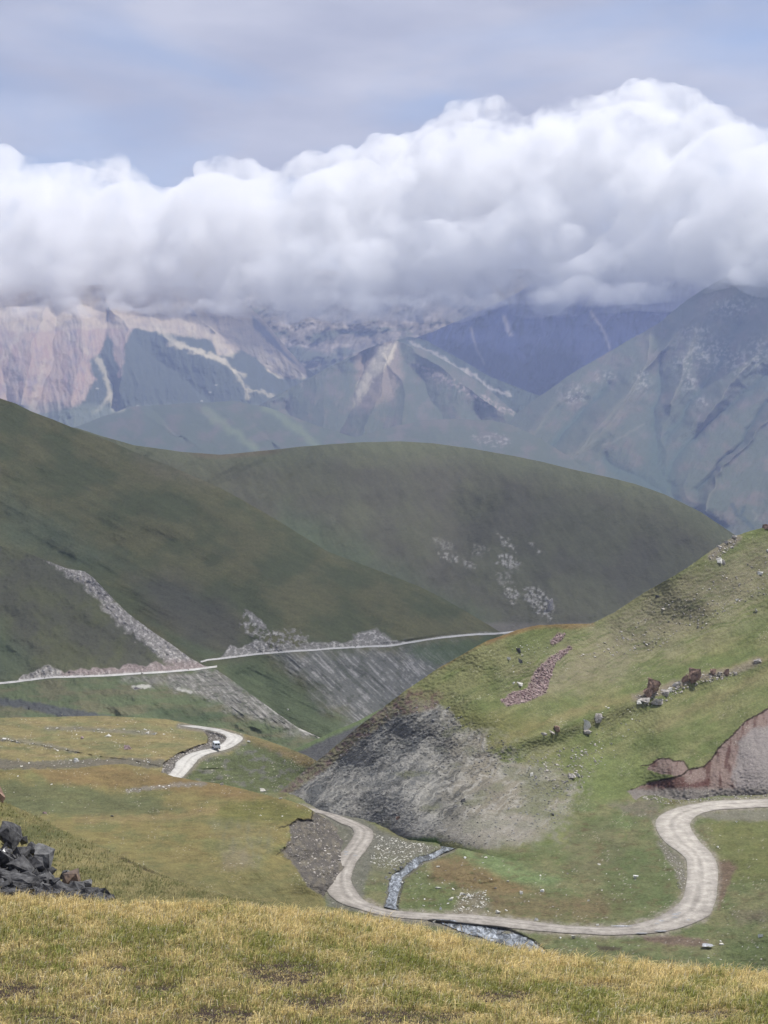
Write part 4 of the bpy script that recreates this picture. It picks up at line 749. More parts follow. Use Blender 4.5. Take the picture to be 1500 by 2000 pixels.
def rel_F(px, py, d): return 0
FCREST = [(-1200, 1735), (0, 1752), (150, 1760), (250, 1767), (400, 1768), (500, 1774), (645, 1790), (750, 1802), (800, 1813), (940, 1849), (1043, 1863), (1127, 1877), (1220, 1885), (1314, 1894), (1500, 1908), (2700, 1985)]
def zF(px, py, d): return 0.05 * fbm(px / 160, py / 50, 95, 3) + 0.012 * fbm(px / 30, py / 14, 96, 4)
def dirt(px, py):
    m = np.zeros(np.shape(px))
    for cx_, cy_, rx, ry in ((15, 1935, 60, 18), (560, 1905, 90, 26), (430, 1985, 70, 16), (980, 1950, 60, 16), (790, 1990, 130, 16), (1180, 1930, 60, 10), (230, 1895, 40, 8), (620, 1960, 70, 14), (100, 1990, 60, 8), (1400, 1985, 90, 12), (300, 1935, 60, 8)):
        m = np.maximum(m, np.exp(-((px - cx_) / rx) ** 2 - ((py - cy_) / ry) ** 2))
    return np.clip(m * 1.3 + 0.5 * fbm(np.asarray(px) / 26, np.asarray(py) / 9, 261, 4), 0, 1)
def col_F(px, py, P):
    S = px.shape + (3,); n = fbm(px / 60, py / 16, 262, 5)
    c = mixc(np.broadcast_to(A(96, 84, 50), S), A(124, 104, 62), sstep(-0.2, 0.3, n))
    return mixc(c, A(74, 60, 52), sstep(0.25, 0.6, dirt(px, py))), 0.3
layer('F', 'ground', 'foreground ridge of dry straw coloured grass', -1000, 2500, 700, 240, FCREST, [(-1000, 2900), (2500, 2900)],
      [(-900, 1740, 14), (0, 1757, 13.2), (400, 1768, 13.2), (750, 1823, 12.6), (900, 1862, 12.0), (1200, 1897, 11.4), (1500, 1917, 11), (2500, 1980, 10.5), (0, 2000, 7.8), (750, 2000, 8.1), (1500, 2000, 8.5), (-900, 2000, 8), (2400, 2050, 8.4), (0, 2400, 4.3), (1500, 2400, 4.5), (750, 2900, 2.7), (-900, 2900, 2.7), (2400, 2900, 2.8), (2400, 2400, 4.6), (-900, 2400, 4.3)],
      lambda px, py, d: zF(px, py, d) / ray(px, py)[1], col_F, M_near, (0.5, 190), cw=0, cwn=0)

lowest = min(float(min((v.co.z for v in LAY[k].obj.data.vertices))) for k in ('M', 'm7', 'V', 'G')) if False else -760.0
gm = np_mesh('ground', [(-9000, -900, -900), (9000, -900, -900), (9000, 14500, -900), (-9000, 14500, -900)], [(0, 1, 2, 3)], False, {'Col': (np.array([A(100, 110, 80)] * 4), 'FLOAT_COLOR'), 'rock': (np.zeros(4), 'FLOAT')})
tag(link('ground', gm, M_far), 'green ground deep below the hills', None, None, 'structure')

# ------------------------------------------------------------------ roads, stream, puddles
def gravel_mat(name, c1, c2, c3):
    m = bpy.data.materials.new(name); m.use_nodes = True; t = m.node_tree; N = t.nodes; L = t.links
    b = N['Principled BSDF']; b.inputs['Roughness'].default_value = 0.9; b.inputs['Specular IOR Level'].default_value = 0.15
    at = N.new('ShaderNodeAttribute'); at.attribute_name = 'track'
    tc = N.new('ShaderNodeTexCoord'); n = N.new('ShaderNodeTexNoise'); n.inputs['Scale'].default_value = 0.35; n.inputs['Detail'].default_value = 9; n.inputs['Roughness'].default_value = 0.72
    L.new(tc.outputs['Object'], n.inputs['Vector'])
    n2 = N.new('ShaderNodeTexNoise'); n2.inputs['Scale'].default_value = 2.2; n2.inputs['Detail'].default_value = 6; n2.inputs['Roughness'].default_value = 0.8; L.new(tc.outputs['Object'], n2.inputs['Vector'])
    ad = N.new('ShaderNodeMath'); ad.operation = 'MULTIPLY_ADD'; L.new(n.outputs['Fac'], ad.inputs[0]); ad.inputs[1].default_value = 0.9; L.new(at.outputs['Fac'], ad.inputs[2])
    ad2 = N.new('ShaderNodeMath'); ad2.operation = 'MULTIPLY_ADD'; L.new(n2.outputs['Fac'], ad2.inputs[0]); ad2.inputs[1].default_value = 0.45; L.new(ad.outputs[0], ad2.inputs[2])
    r = N.new('ShaderNodeValToRGB'); e = r.color_ramp.elements; e[0].position = 0.50; e[0].color = (*c1, 1); e[1].position = 1.25 if False else 1.0; e[1].color = (*c3, 1)
    k = r.color_ramp.elements.new(0.74); k.color = (*c2, 1)
    L.new(ad2.outputs[0], r.inputs[0]); L.new(r.outputs[0], b.inputs['Base Color'])
    bp = N.new('ShaderNodeBump'); bp.inputs['Strength'].default_value = 0.7; bp.inputs['Distance'].default_value = 0.12; L.new(ad2.outputs[0], bp.inputs['Height']); L.new(bp.outputs[0], b.inputs['Normal'])
    return m
M_road = gravel_mat('pale_gravel', A(138, 130, 119), A(176, 168, 155), A(214, 205, 188))
M_road3 = gravel_mat('chalky_gravel', A(190, 186, 178), A(222, 218, 208), A(236, 232, 224))
M_road2 = gravel_mat('grey_gravel', A(150, 146, 138), A(192, 188, 178), A(218, 214, 204))
def strip(name, pairs, key, lift, mat, label, sub=6, nx=14, prof=None, flat=False, kind='structure', jag=1.6, seed=1):
    P = np.array(pairs, float); n = len(P); out = []
    # smooth resample
    t = np.arange(n); tt = np.linspace(0, n - 1, (n - 1) * sub + 1)
    def cr(v):
        r = np.empty((len(tt), 2)); 
        for j, q in enumerate(tt):
            i = min(int(q), n - 2); f = q - i; p0 = v[max(i - 1, 0)]; p1 = v[i]; p2 = v[i + 1]; p3 = v[min(i + 2, n - 1)]
            r[j] = 0.5 * ((2 * p1) + (-p0 + p2) * f + (2 * p0 - 5 * p1 + 4 * p2 - p3) * f * f + (-p0 + 3 * p1 - 3 * p2 + p3) * f ** 3)
        return r
    Lc, Rc = cr(P[:, 0]), cr(P[:, 1])
    s = np.linspace(0, 1, nx)[None, :, None]
    w = np.linalg.norm(Lc - Rc, axis=1)[:, None]
    j1 = jag * fbm(tt * 1.7, tt * 0, seed, 5, 0.65)[:, None]; j2 = jag * fbm(tt * 1.7, tt * 0 + 5, seed + 2, 5, 0.65)[:, None]
    dirv = (Rc - Lc) / (w + 1e-6); Lc = Lc + dirv * j1; Rc = Rc + dirv * j2
    Q = Lc[:, None] * (1 - s) + Rc[:, None] * s
    qx, qy = Q[..., 0], Q[..., 1]; d = LAY[key].depth(qx, qy); a, b = ray(qx, qy)
    sf = np.broadcast_to(s[..., 0], qx.shape); lf = lift(sf) if callable(lift) else lift
    V = np.stack([a * d, d, b * d + lf], -1)
    if flat: V[..., 2] = V[:, nx // 2, 2][:, None]
    u = np.broadcast_to(tt[:, None], qx.shape)
    tr = prof(sf, u) if prof else np.zeros(qx.shape)
    me = np_mesh(name, V.reshape(-1, 3), grid_faces(len(tt), nx), True, {'track': (tr.reshape(-1), 'FLOAT')})
    o = link(name, me, mat); tag(o, label, None, None, kind); return o
def tracks(s, u):
    # two worn wheel tracks wandering across the gravel, darker damp crown and loose grey edges
    c = 0.06 * fbm(u * 0.7, u * 0, 301, 3)
    t = np.exp(-((s - 0.30 - c) / 0.07) ** 2) + np.exp(-((s - 0.62 - c) / 0.08) ** 2)
    e = np.exp(-(s / 0.07) ** 2) + np.exp(-((1 - s) / 0.07) ** 2)
    return 0.08 * t - 0.10 * e + 0.12 * (1 - sstep(9, 15, u)) - 0.05 + 0.10 * fbm(u * 0.8, s * 7, 302, 4) - 0.07 * np.exp(-((s - 0.46 - c) / 0.06) ** 2)
edge_lift = lambda s: 0.10 + 0.10 * (1 - (2 * s - 1) ** 4)
strip('road', ROAD, 'V', edge_lift, M_road, 'pale gravel road winding through the river meadow around two bends', 12, 26, tracks)
strip('road', ROAD2, 'P', edge_lift, M_road2, 'short grey stretch of gravel road on the brown terrace where the van drives', 10, 20, tracks)
def thin(pts, h): return [((x, y - h / 2), (x, y + h / 2)) for x, y in pts]
strip('road', thin(RS, 3.6), 'S', 0.12, M_road3, 'thin pale road cut along the foot of the dark spur at left', 10, 6, None, jag=1.0)
strip('road', thin(RL, 3.3), 'L', 0.12, M_road3, 'thin pale road cut across the long hillside below the rock cuts', 10, 6, None, jag=1.0, seed=4)

wm = bpy.data.materials.new('stream_water'); wm.use_nodes = True
def water_mat(m, foam):
    t = m.node_tree; N = t.nodes; L = t.links; b = N['Principled BSDF']
    b.inputs['Roughness'].default_value = 0.16; b.inputs['IOR'].default_value = 1.33
    tc = N.new('ShaderNodeTexCoord'); n = N.new('ShaderNodeTexNoise'); n.inputs['Scale'].default_value = 0.9; n.inputs['Detail'].default_value = 8; n.inputs['Roughness'].default_value = 0.75; n.inputs['Distortion'].default_value = 0.8
    mp = N.new('ShaderNodeMapping'); mp.inputs['Scale'].default_value = (1.2, 0.45, 1); L.new(tc.outputs['Object'], mp.inputs[0]); L.new(mp.outputs[0], n.inputs['Vector'])
    r = N.new('ShaderNodeValToRGB'); e = r.color_ramp.elements; e[0].position = 0.42; e[0].color = (0.06, 0.065, 0.065, 1); e[1].position = 0.68; e[1].color = (0.66, 0.70, 0.74, 1)
    k = e.new(0.56); k.color = (0.24, 0.26, 0.28, 1)
    if not foam: e[0].color = (0.26, 0.26, 0.25, 1); k.color = (0.30, 0.30, 0.29, 1); e[1].color = (0.34, 0.34, 0.33, 1)  # puddles: reflected sky brightness is put into the pale base colour
    L.new(n.outputs['Fac'], r.inputs[0]); L.new(r.outputs[0], b.inputs['Base Color'])
    bp = N.new('ShaderNodeBump'); bp.inputs['Strength'].default_value = 0.9 if foam else 0.05; bp.inputs['Distance'].default_value = 0.15; L.new(n.outputs['Fac'], bp.inputs['Height']); L.new(bp.outputs[0], b.inputs['Normal'])
water_mat(wm, True)
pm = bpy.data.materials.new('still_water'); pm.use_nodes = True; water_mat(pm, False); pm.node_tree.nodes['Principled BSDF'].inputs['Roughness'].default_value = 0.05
strip('stream', STREAM, 'V', 0.22, wm, 'narrow rushing stream between the two meadows above the road', 8, 9, None, True, jag=3.5, seed=9)
strip('stream', STREAM2, 'V', 0.22, wm, 'lower end of the stream below the road by the grass crest', 8, 9, None, True, jag=9.0, seed=11)

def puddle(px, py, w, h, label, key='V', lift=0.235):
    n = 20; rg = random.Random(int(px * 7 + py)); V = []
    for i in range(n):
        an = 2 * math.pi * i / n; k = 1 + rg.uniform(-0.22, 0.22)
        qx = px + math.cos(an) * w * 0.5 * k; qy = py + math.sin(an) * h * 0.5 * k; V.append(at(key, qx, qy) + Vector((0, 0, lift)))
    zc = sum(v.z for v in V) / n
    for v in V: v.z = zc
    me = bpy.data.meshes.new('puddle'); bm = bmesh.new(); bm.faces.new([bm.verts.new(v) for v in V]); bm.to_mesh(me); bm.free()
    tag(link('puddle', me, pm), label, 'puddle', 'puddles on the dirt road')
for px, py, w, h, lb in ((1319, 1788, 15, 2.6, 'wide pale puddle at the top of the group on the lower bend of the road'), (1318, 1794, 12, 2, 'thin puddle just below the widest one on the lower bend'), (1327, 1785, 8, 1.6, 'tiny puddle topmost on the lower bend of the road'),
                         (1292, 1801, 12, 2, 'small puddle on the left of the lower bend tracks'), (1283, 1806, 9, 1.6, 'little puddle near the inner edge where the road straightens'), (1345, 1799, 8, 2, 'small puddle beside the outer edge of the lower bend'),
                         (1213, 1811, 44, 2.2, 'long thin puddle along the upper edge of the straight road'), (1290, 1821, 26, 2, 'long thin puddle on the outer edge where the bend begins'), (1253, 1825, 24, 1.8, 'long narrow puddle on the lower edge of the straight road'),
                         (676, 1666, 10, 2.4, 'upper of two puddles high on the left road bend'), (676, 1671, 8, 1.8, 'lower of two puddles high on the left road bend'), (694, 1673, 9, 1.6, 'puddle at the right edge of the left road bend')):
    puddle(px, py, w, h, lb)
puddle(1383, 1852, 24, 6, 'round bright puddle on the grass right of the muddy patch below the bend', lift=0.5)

# ------------------------------------------------------------------ rocks
def rock_mesh(name, seed, flat=0.7, cuts=9, sub=2, rough=0.12):
    """broken, flat faced stone: the hull of a few points, its edges worn"""
    rg = random.Random(seed); bm = bmesh.new()
    for _ in range(cuts + 3):
        v = Vector([rg.choice((-1, 1)) * rg.uniform(0.08, 1) for _ in range(3)])
        bm.verts.new(v * (1.0 / max(1.0, v.length / 1.25)))
    r = bmesh.ops.convex_hull(bm, input=bm.verts[:])
    bmesh.ops.delete(bm, geom=[v for v in bm.verts if not v.link_faces], context='VERTS')
    if sub > 1:
        bmesh.ops.dissolve_limit(bm, angle_limit=0.22, verts=bm.verts[:], edges=bm.edges[:])
        bmesh.ops.bevel(bm, geom=bm.edges[:], offset=0.05, segments=1, affect='EDGES')
        bmesh.ops.triangulate(bm, faces=bm.faces[:])
    for v in bm.verts:
        v.co *= 1 + rough * 0.5 * rg.uniform(-0.5, 0.5); v.co.z *= flat
    bmesh.ops.triangulate(bm, faces=bm.faces[:]); bmesh.ops.recalc_face_normals(bm, faces=bm.faces[:])
    me = bpy.data.meshes.new(name); bm.to_mesh(me); bm.free(); return me
def crag_mesh(name, seed, cuts=12, amp=1.0):
    me = rock_mesh(name, seed, 1.0, cuts, 1, 0.0); bm = bmesh.new(); bm.from_mesh(me)
    bmesh.ops.subdivide_edges(bm, edges=bm.edges[:], cuts=4, use_grid_fill=True); bmesh.ops.triangulate(bm, faces=bm.faces[:]); bm.normal_update()
    from mathutils import noise as mn
    o = Vector((seed * 3.7, seed * 1.3, 0)); mv = []
    for v in bm.verts:
        q = v.co + o; k = (0.20 * mn.turbulence(q * 1.6, 3, True) - 0.16 + 0.10 * mn.noise(q * 5.0)) * amp; mv.append(v.co + v.normal * k)
    for v, c in zip(bm.verts, mv): v.co = c
    bm.to_mesh(me); bm.free(); return me
def rock(name, px, py, key, w, h, mat, label, cat, group=None, seed=0, tilt=0.0, sink=0.25, depth=None, base=None, dy=0.0, cuts=9, amp=1.0):
    """a boulder w x h photo pixels large, its foot resting on the ground at (px, py)"""
    p = at(key, px, py) if base is None else base
    s = p.y / F; me = crag_mesh(name, seed, 34 if 'round' in label else cuts, amp * (0.45 if 'round' in label else 1))
    zs = [v.co.z for v in me.vertices]; xs = [v.co.x for v in me.vertices]
    me.materials.append(mat); o = bpy.data.objects.new(name, me); COL.objects.link(o)
    sx = w * s / (max(xs) - min(xs)); sz = h * s / (max(zs) - min(zs)) * (1 + sink)
    rg = random.Random(seed + 5)
    M = Matrix.Diagonal((sx, (depth or (w + h) * 0.5) * s / 2, sz, 1)); me.transform(M @ Matrix.Rotation(rg.uniform(-0.3, 0.3), 4, 'Z'))
    me.transform(Matrix.Rotation(tilt, 4, 'Y'))
    zmin = min(v.co.z for v in me.vertices)
    o.location = p + Vector((0, dy, -zmin - sink * h * s)); tag(o, label, cat, group); return o
R_dark = rock_mat('dark_slate', (0.018, 0.018, 0.020), (0.12, 0.118, 0.116), 5.0)
R_slate2 = rock_mat('grey_slate', (0.05, 0.05, 0.052), (0.21, 0.208, 0.20), 4.5)
R_rust = rock_mat('rusty_rock', (0.09, 0.055, 0.042), (0.38, 0.26, 0.19), 1.0)
R_scree = rock_mat('scree_stone', (0.10, 0.10, 0.095), (0.27, 0.265, 0.25), 1.5)
R_rust2 = rock_mat('orange_stained_rock', (0.08, 0.07, 0.065), (0.24, 0.165, 0.11), 1.5)
R_pale = rock_mat('pale_stone', (0.46, 0.44, 0.38), (0.74, 0.72, 0.64), 1.2)
R_white = rock_mat('white_stone', (0.62, 0.62, 0.58), (0.84, 0.83, 0.78), 1.2)
R_grey = rock_mat('grey_brown_stone', (0.20, 0.18, 0.16), (0.58, 0.54, 0.48), 1.4)
R_pink = rock_mat('pink_stone', (0.20, 0.13, 0.125), (0.42, 0.33, 0.31), 1.0)

# dark rock pile at left: slabs and blocks, each its own rock
PILE = [ # px, py(base), w, h, tilt, mat, label
 (20, 1655, 56, 44, 0.5, 0, 'dark slate block at the very top left of the rock pile'), (52, 1650, 22, 18, -0.3, 0, 'small dark block on the upper rim of the rock pile beside the top slab'),
 (45, 1678, 34, 26, 0.4, 0, 'dark angular block under the upper rim of the rock pile'), (8, 1676, 22, 12, 0.5, 2, 'white stone lying on the dark slabs near the left edge of the rock pile'),
 (70, 1672, 30, 26, 0.2, 0, 'broken dark block right of the white stone in the rock pile'), (92, 1676, 26, 20, 0.7, 1, 'grey brown wedge leaning by the big block in the rock pile'),
 (92, 1703, 44, 58, 0.15, 1, 'tall squared blue grey block standing highest on the right shoulder of the rock pile'), (75, 1712, 42, 34, 0.3, 0, 'dark block in front of the tall squared block'),
 (14, 1702, 62, 34, 0.62, 0, 'long dark slab slanting down at the left of the rock pile'), (40, 1712, 60, 30, 0.66, 0, 'second long slanting slab in the middle of the rock pile'), (58, 1722, 52, 26, 0.5, 0, 'cracked slab under the two long slanting slabs'),
 (10, 1722, 50, 24, 0.4, 0, 'low dark slab at the left foot of the rock pile'), (34, 1732, 62, 22, 0.15, 0, 'wide flat dark slab near the foot of the pile'), (12, 1690, 16, 8, 0.5, 2, 'thin white stone wedged between the slabs at left'),
 (84, 1728, 26, 18, -0.2, 1, 'grey chunk with a white vein below the squared block'), (104, 1726, 22, 14, 0.1, 1, 'small grey stone at the dip of the rock pile'), (102, 1735, 18, 7, 0.0, 3, 'flat pinkish stone at the dip between the two heaps'),
 (5, 1742, 40, 18, 0.2, 0, 'dark rubble block at the bottom left corner of the pile'), (60, 1744, 44, 16, 0.1, 0, 'low dark rubble block at the bottom of the pile'), (118, 1738, 30, 22, -0.4, 0, 'dark stone at the left end of the lower heap'),
 (131, 1718, 16, 20, 0.2, 0, 'small upright dark stone on top of the lower heap'), (142, 1716, 18, 18, -0.2, 1, 'grey pointed stone on top of the lower heap'), (148, 1732, 46, 28, -0.25, 4, 'orange stained slab crowning the lower heap'),
 (128, 1746, 36, 20, 0.5, 0, 'dark slab leaning under the orange stained slab'), (160, 1742, 40, 18, 0.3, 0, 'dark slab right of and below the orange slab'), (178, 1738, 30, 20, 0.45, 1, 'grey slab on the right side of the lower heap'),
 (190, 1750, 36, 18, 0.3, 0, 'dark block near the right end of the lower heap'), (150, 1754, 46, 16, 0.1, 1, 'wide grey slab at the foot of the lower heap'), (206, 1754, 26, 12, 0.35, 0, 'small dark stone second from the right end of the lower heap'),
 (95, 1750, 34, 14, 0.1, 0, 'dark stone between the two heaps just above the grass'), (30, 1756, 60, 16, 0.0, 0, 'broad dark stone half hidden by the foreground grass at left'),
 (-30, 1700, 70, 60, 0.4, 0, 'big dark slab just past the left edge of the pile'), (-60, 1740, 80, 60, 0.2, 0, 'dark block beyond the left end of the pile')]
RP_mat = (R_dark, R_slate2, R_white, R_pink, R_rust2)
for i, (px, py, w, h, tl, mi, lb) in enumerate(PILE):
    base = at('T', px, 1754); a, b = ray(px, py); d = 38.5 + (1756 - py) * 0.075 + max(0, px) * 0.012
    base = Vector((float(a) * d - 0.0018 * max(0, px) * 0.55, d, float(b) * d))
    rock('rock', px, py, 'T', w * 0.90, h * 0.92, RP_mat[mi], lb, 'rock', 'rocks in the dark pile at left', 100 + i, tl, 0.12, depth=(w + h) * 0.6, base=base, cuts=12, amp=0.3)

OUT = [(1276, 1358, 28, 36, R_rust, 'tall rust red crag, biggest outcrop on the right hill'), (1268, 1362, 18, 22, R_rust, 'dark lower shoulder at the left of the biggest rust crag'), (1352, 1330, 24, 28, R_rust, 'pointed rust brown crag second in the line on the right hill'),
       (1338, 1332, 16, 14, R_rust, 'low brown rock leaning against the pointed crag'), (1392, 1318, 13, 12, R_rust, 'small brown rock first right of the pointed crag'), (1404, 1320, 8, 8, R_grey, 'little grey rock between two rust rocks near the right edge'), (1420, 1318, 11, 13, R_rust, 'reddish upright rock near the right end of the rock line'),
       (1480, 1295, 16, 8, R_grey, 'flat grey outcrop at the right end of the rock line'), (1262, 1372, 26, 9, R_grey, 'flat grey slab at the left foot of the biggest crag'), (1282, 1374, 30, 11, R_grey, 'long pale slab in front of the biggest crag'), (1301, 1358, 13, 12, R_grey, 'grey block right of the biggest crag'), (1309, 1350, 9, 8, R_pale, 'pale block uphill of the grey block by the biggest crag'),
       (1318, 1340, 14, 9, R_grey, 'brown slab midway between the two rust crags'), (1326, 1336, 10, 6, R_grey, 'small slab just left of the pointed crag'), (1248, 1374, 12, 7, R_pale, 'pale stone at the left tip of the slabs under the big crag'),
       (1145, 1424, 18, 18, R_pale, 'round pale grey boulder standing alone in the middle of the green slope'), (1169, 1410, 16, 17, R_grey, 'pitted round boulder up and right of the lone round one'), (1146, 1434, 14, 9, R_grey, 'broken brown stone under the round boulder'),
       (1088, 1428, 12, 12, R_rust, 'rust topped rock left of the round boulders'), (1078, 1434, 12, 8, R_grey, 'brown stone downhill of the rust topped rock'), (1062, 1437, 13, 6, R_grey, 'low brown stone at the left end of the small row'),
       (1013, 1274, 9, 9, R_dark, 'upper of two dark boulders near the hill shoulder'), (1017, 1294, 10, 8, R_dark, 'lower of two dark boulders near the hill shoulder'), (1015, 1340, 14, 7, R_pale, 'white boulder beside the pink stone run'), (993, 1289, 9, 6, R_pale, 'pale stone left of the two dark boulders'), (1003, 1336, 6, 4, R_white, 'small white stone just left of the white boulder'),
       (1116, 1520, 18, 10, R_grey, 'grey outcrop at the right corner of the scree'), (1130, 1517, 9, 7, R_pale, 'pale block beside the grey outcrop at the scree corner'), (1038, 1516, 8, 7, R_pale, 'pale square block on the upper scree'), (1046, 1520, 6, 6, R_grey, 'small grey block touching the pale square one'),
       (1404, 1100, 12, 12, R_pale, 'white cluster of rock high on the right hill'), (1412, 1101, 9, 10, R_grey, 'grey rock right of the white cluster high on the hill'), (1496, 1033, 16, 9, R_rust, 'dark flat topped rock on the skyline at the right edge'), (1434, 1051, 10, 5, R_grey, 'brown rock on the skyline where the round hill meets the slope'), (1420, 1062, 12, 6, R_grey, 'grey rock just below the skyline at upper right'), (1405, 1070, 12, 5, R_grey, 'low rock on the skyline left of the grassy top'),
       (1500, 1077, 9, 6, R_white, 'white rock at the right edge below the skyline'), (1484, 1122, 12, 6, R_pale, 'pale rock in the rubble near the right edge'), (1477, 1195, 7, 9, R_pale, 'upright pale stone on the dry slope at right'), (1439, 1174, 8, 5, R_pale, 'pale stone left of the upright one on the dry slope'),
       (1218, 1248, 7, 6, R_grey, 'dark stone on the dry slope right of the hill shoulder'), (1283, 1167, 8, 5, R_dark, 'dark stone near the skyline of the right hill'), (778, 1600, 10, 7, R_rust, 'rusty rock at the foot of the scree'), (905, 1565, 9, 6, R_dark, 'dark stone low on the scree'), (1078, 1593, 8, 5, R_dark, 'dark stone at the right foot of the scree')]
for i, (px, py, w, h, m, lb) in enumerate(OUT):
    rock('boulder', px, py, 'R', w, h, m, lb, 'boulder', None, 200 + i, random.Random(i).uniform(-0.2, 0.2), 0.2)
STN = [('V', 1243, 1716, 11, 7, 'big pale stone on the meadow left of the right bend'), ('V', 1018, 1746, 7, 6, 'round white stone on the meadow middle'), ('V', 880, 1758, 12, 6, 'flat white stone on the meadow near the stream'), ('V', 861, 1777, 6, 7, 'upright white stone above the road near the stream'),
       ('V', 973, 1784, 12, 7, 'pale stone just above the straight road'), ('V', 989, 1779, 6, 4, 'small pale stone right of the one above the straight road'), ('V', 1047, 1797, 8, 5, 'white stone at the upper road edge in the middle'), ('V', 1167, 1808, 6, 4, 'white stone at the upper road edge on the right'), ('V', 1120, 1833, 9, 7, 'white stone below the straight road'), ('V', 1094, 1833, 6, 4, 'small stone left of the white one below the road'),
       ('V', 848, 1805, 6, 8, 'upright white stone below the road by the stream'), ('V', 905, 1746, 14, 3, 'flat slab on the gravel patch in the meadow'), ('V', 916, 1750, 10, 3, 'second flat slab on the gravel patch'), ('V', 857, 1735, 12, 3, 'flat white slab on the grassy stream bank'), ('V', 819, 1650, 8, 4, 'white stone under the small green bank'), ('V', 1059, 1741, 8, 4, 'pale stone right of the round white one'),
       ('V', 1149, 1760, 6, 3, 'small pale stone on the brown meadow'), ('V', 1170, 1683 + 6, 6, 3, 'pale stone on the greener meadow'), ('V', 1485, 1831, 10, 8, 'pale stone at the right edge below the bend'), ('V', 1409, 1846, 9, 4, 'white stone right of the bright puddle'), ('V', 990, 1722, 6, 3, 'little stone above the wet green strip'), ('V', 908, 1677, 6, 4, 'white stone at the stream head'), ('V', 948, 1676, 8, 3, 'flat pale stone right of the stream head'), ('V', 854, 1694, 8, 3, 'flat stone on the meadow next to the stream'),
       ('V', 785, 1727, 7, 5, 'pale stone standing at the right bank of the stream'), ('V', 1439, 1606, 5, 3, 'pale stone on the grass right of the upper bend'), ('V', 1402, 1655, 5, 3, 'pale stone on the grass outside the road bend'),
       ('P', 149, 1487, 9, 7, 'round white stone in the gully of the brown terrace'), ('P', 147, 1489, 5, 4, 'smaller white stone in front of the round one in the gully'), ('P', 212, 1438, 14, 5, 'pale slab high on the brown terrace'), ('P', 249, 1463, 17, 8, 'pinkish slab in the middle of the brown terrace'), ('P', 300, 1434, 11, 4, 'pale slab near the right end of the upper stone line'), ('P', 288, 1433, 7, 5, 'pale stone left of the slab in the upper stone line'),
       ('P', 161, 1443, 10, 5, 'pinkish stone with a dark side on the terrace'), ('P', 8, 1445, 12, 4, 'pale flat stone at the left edge of the terrace'), ('P', 34, 1451, 10, 3, 'second pale flat stone from the left edge of the terrace'), ('P', 486, 1450, 7, 4, 'pale boulder on the slope right of the van road'), ('P', 556, 1487, 3, 4, 'tiny white stone on the slope right of the road'), ('P', 512, 1545, 12, 5, 'long white stone at the bottom of the slope before the scree'),
       ('Q', 434, 1533, 7, 5, 'white stone on the crest of the brown knoll'), ('Q', 549, 1560, 7, 3, 'flat white stone near the right end of the knoll crest'), ('Q', 87, 1589, 9, 4, 'reddish stone at the foot of the near slope'), ('Q', 219, 1586 + 9, 7, 3, 'dark stone in the green hollow'),
       ('S', 270, 1345, 16, 4, 'pale outcrop below the road at left'), ('S', 121, 1397, 4, 3, 'white stone on the grey gully at left'), ('S', 56, 1386, 4, 5, 'dark stone above the grey gully'), ('L', 563, 1387, 4, 3, 'lone white stone on the green triangle below the road'),
       ('M', 1075, 1190, 10, 22, 'grey rock rib at the foot of the round hill')]
for i, (k, px, py, w, h, lb) in enumerate(STN):
    m = R_pale if i % 3 else R_white
    if 'pinkish' in lb or 'reddish' in lb: m = R_pink
    if 'dark stone' in lb: m = R_dark
    if 'grey rock' in lb or 'outcrop' in lb: m = R_grey
    rock('stone', px, py, k, w, h, m, lb, 'stone', None, 300 + i, 0, 0.25)
rock('stone', 2, 1566, 'T', 16, 30, R_rust, 'rust brown stone with a pale edge standing on the near slope at the left edge', 'stone', None, 77, -0.35, 0.2)

# many small pale stones: copies of eight shapes, one object each
protos = [rock_mesh('small_stone', 500 + i, 0.75, 7, 2, 0.2) for i in range(8)]
for me, m in zip(protos, (R_pale, R_grey, R_pale, R_white, R_grey, R_pale, R_grey, R_pale)): me.materials.append(m)
rs = random.Random(12)
def scatter(key, pg, n, smin, smax, name, label, group, inst=True):
    xs = [p[0] for p in pg]; ys = [p[1] for p in pg]; k = 0; out = []
    while k < n:
        x, y = rs.uniform(min(xs), max(xs)), rs.uniform(min(ys), max(ys))
        if not bool(inpoly(np.array([x]), np.array([y]), pg)[0]): continue
        if key == 'V' and (float(bmask(np.array([x]), np.array([y]), ROAD, 2, 1)[0]) > 0.1): k += 0.2; continue
        out.append((x, y)); k += 1
    if not out: return
    arr = np.array(out); dd = LAY[key].depth(arr[:, 0], arr[:, 1]); aa, bb = ray(arr[:, 0], arr[:, 1])
    parts = []
    for (x, y), d, a, b in zip(out, dd, aa, bb):
        s = (smin + (smax - smin) * rs.random() ** 1.8) * d / F * 0.62
        p = Vector((a * d, d, b * d + s * 0.15)); me = rs.choice(protos)
        M = Matrix.Translation(p) @ Matrix.Rotation(rs.uniform(0, 6.28), 4, 'Z') @ Matrix.Diagonal((s * rs.uniform(0.8, 1.5), s * rs.uniform(0.8, 1.4), s * rs.uniform(0.6, 1.1), 1))
        if inst:
            o = bpy.data.objects.new(name, me); o.matrix_world = M; COL.objects.link(o); tag(o, label, 'stone', group)
        else: parts.append((M, me))
    return parts
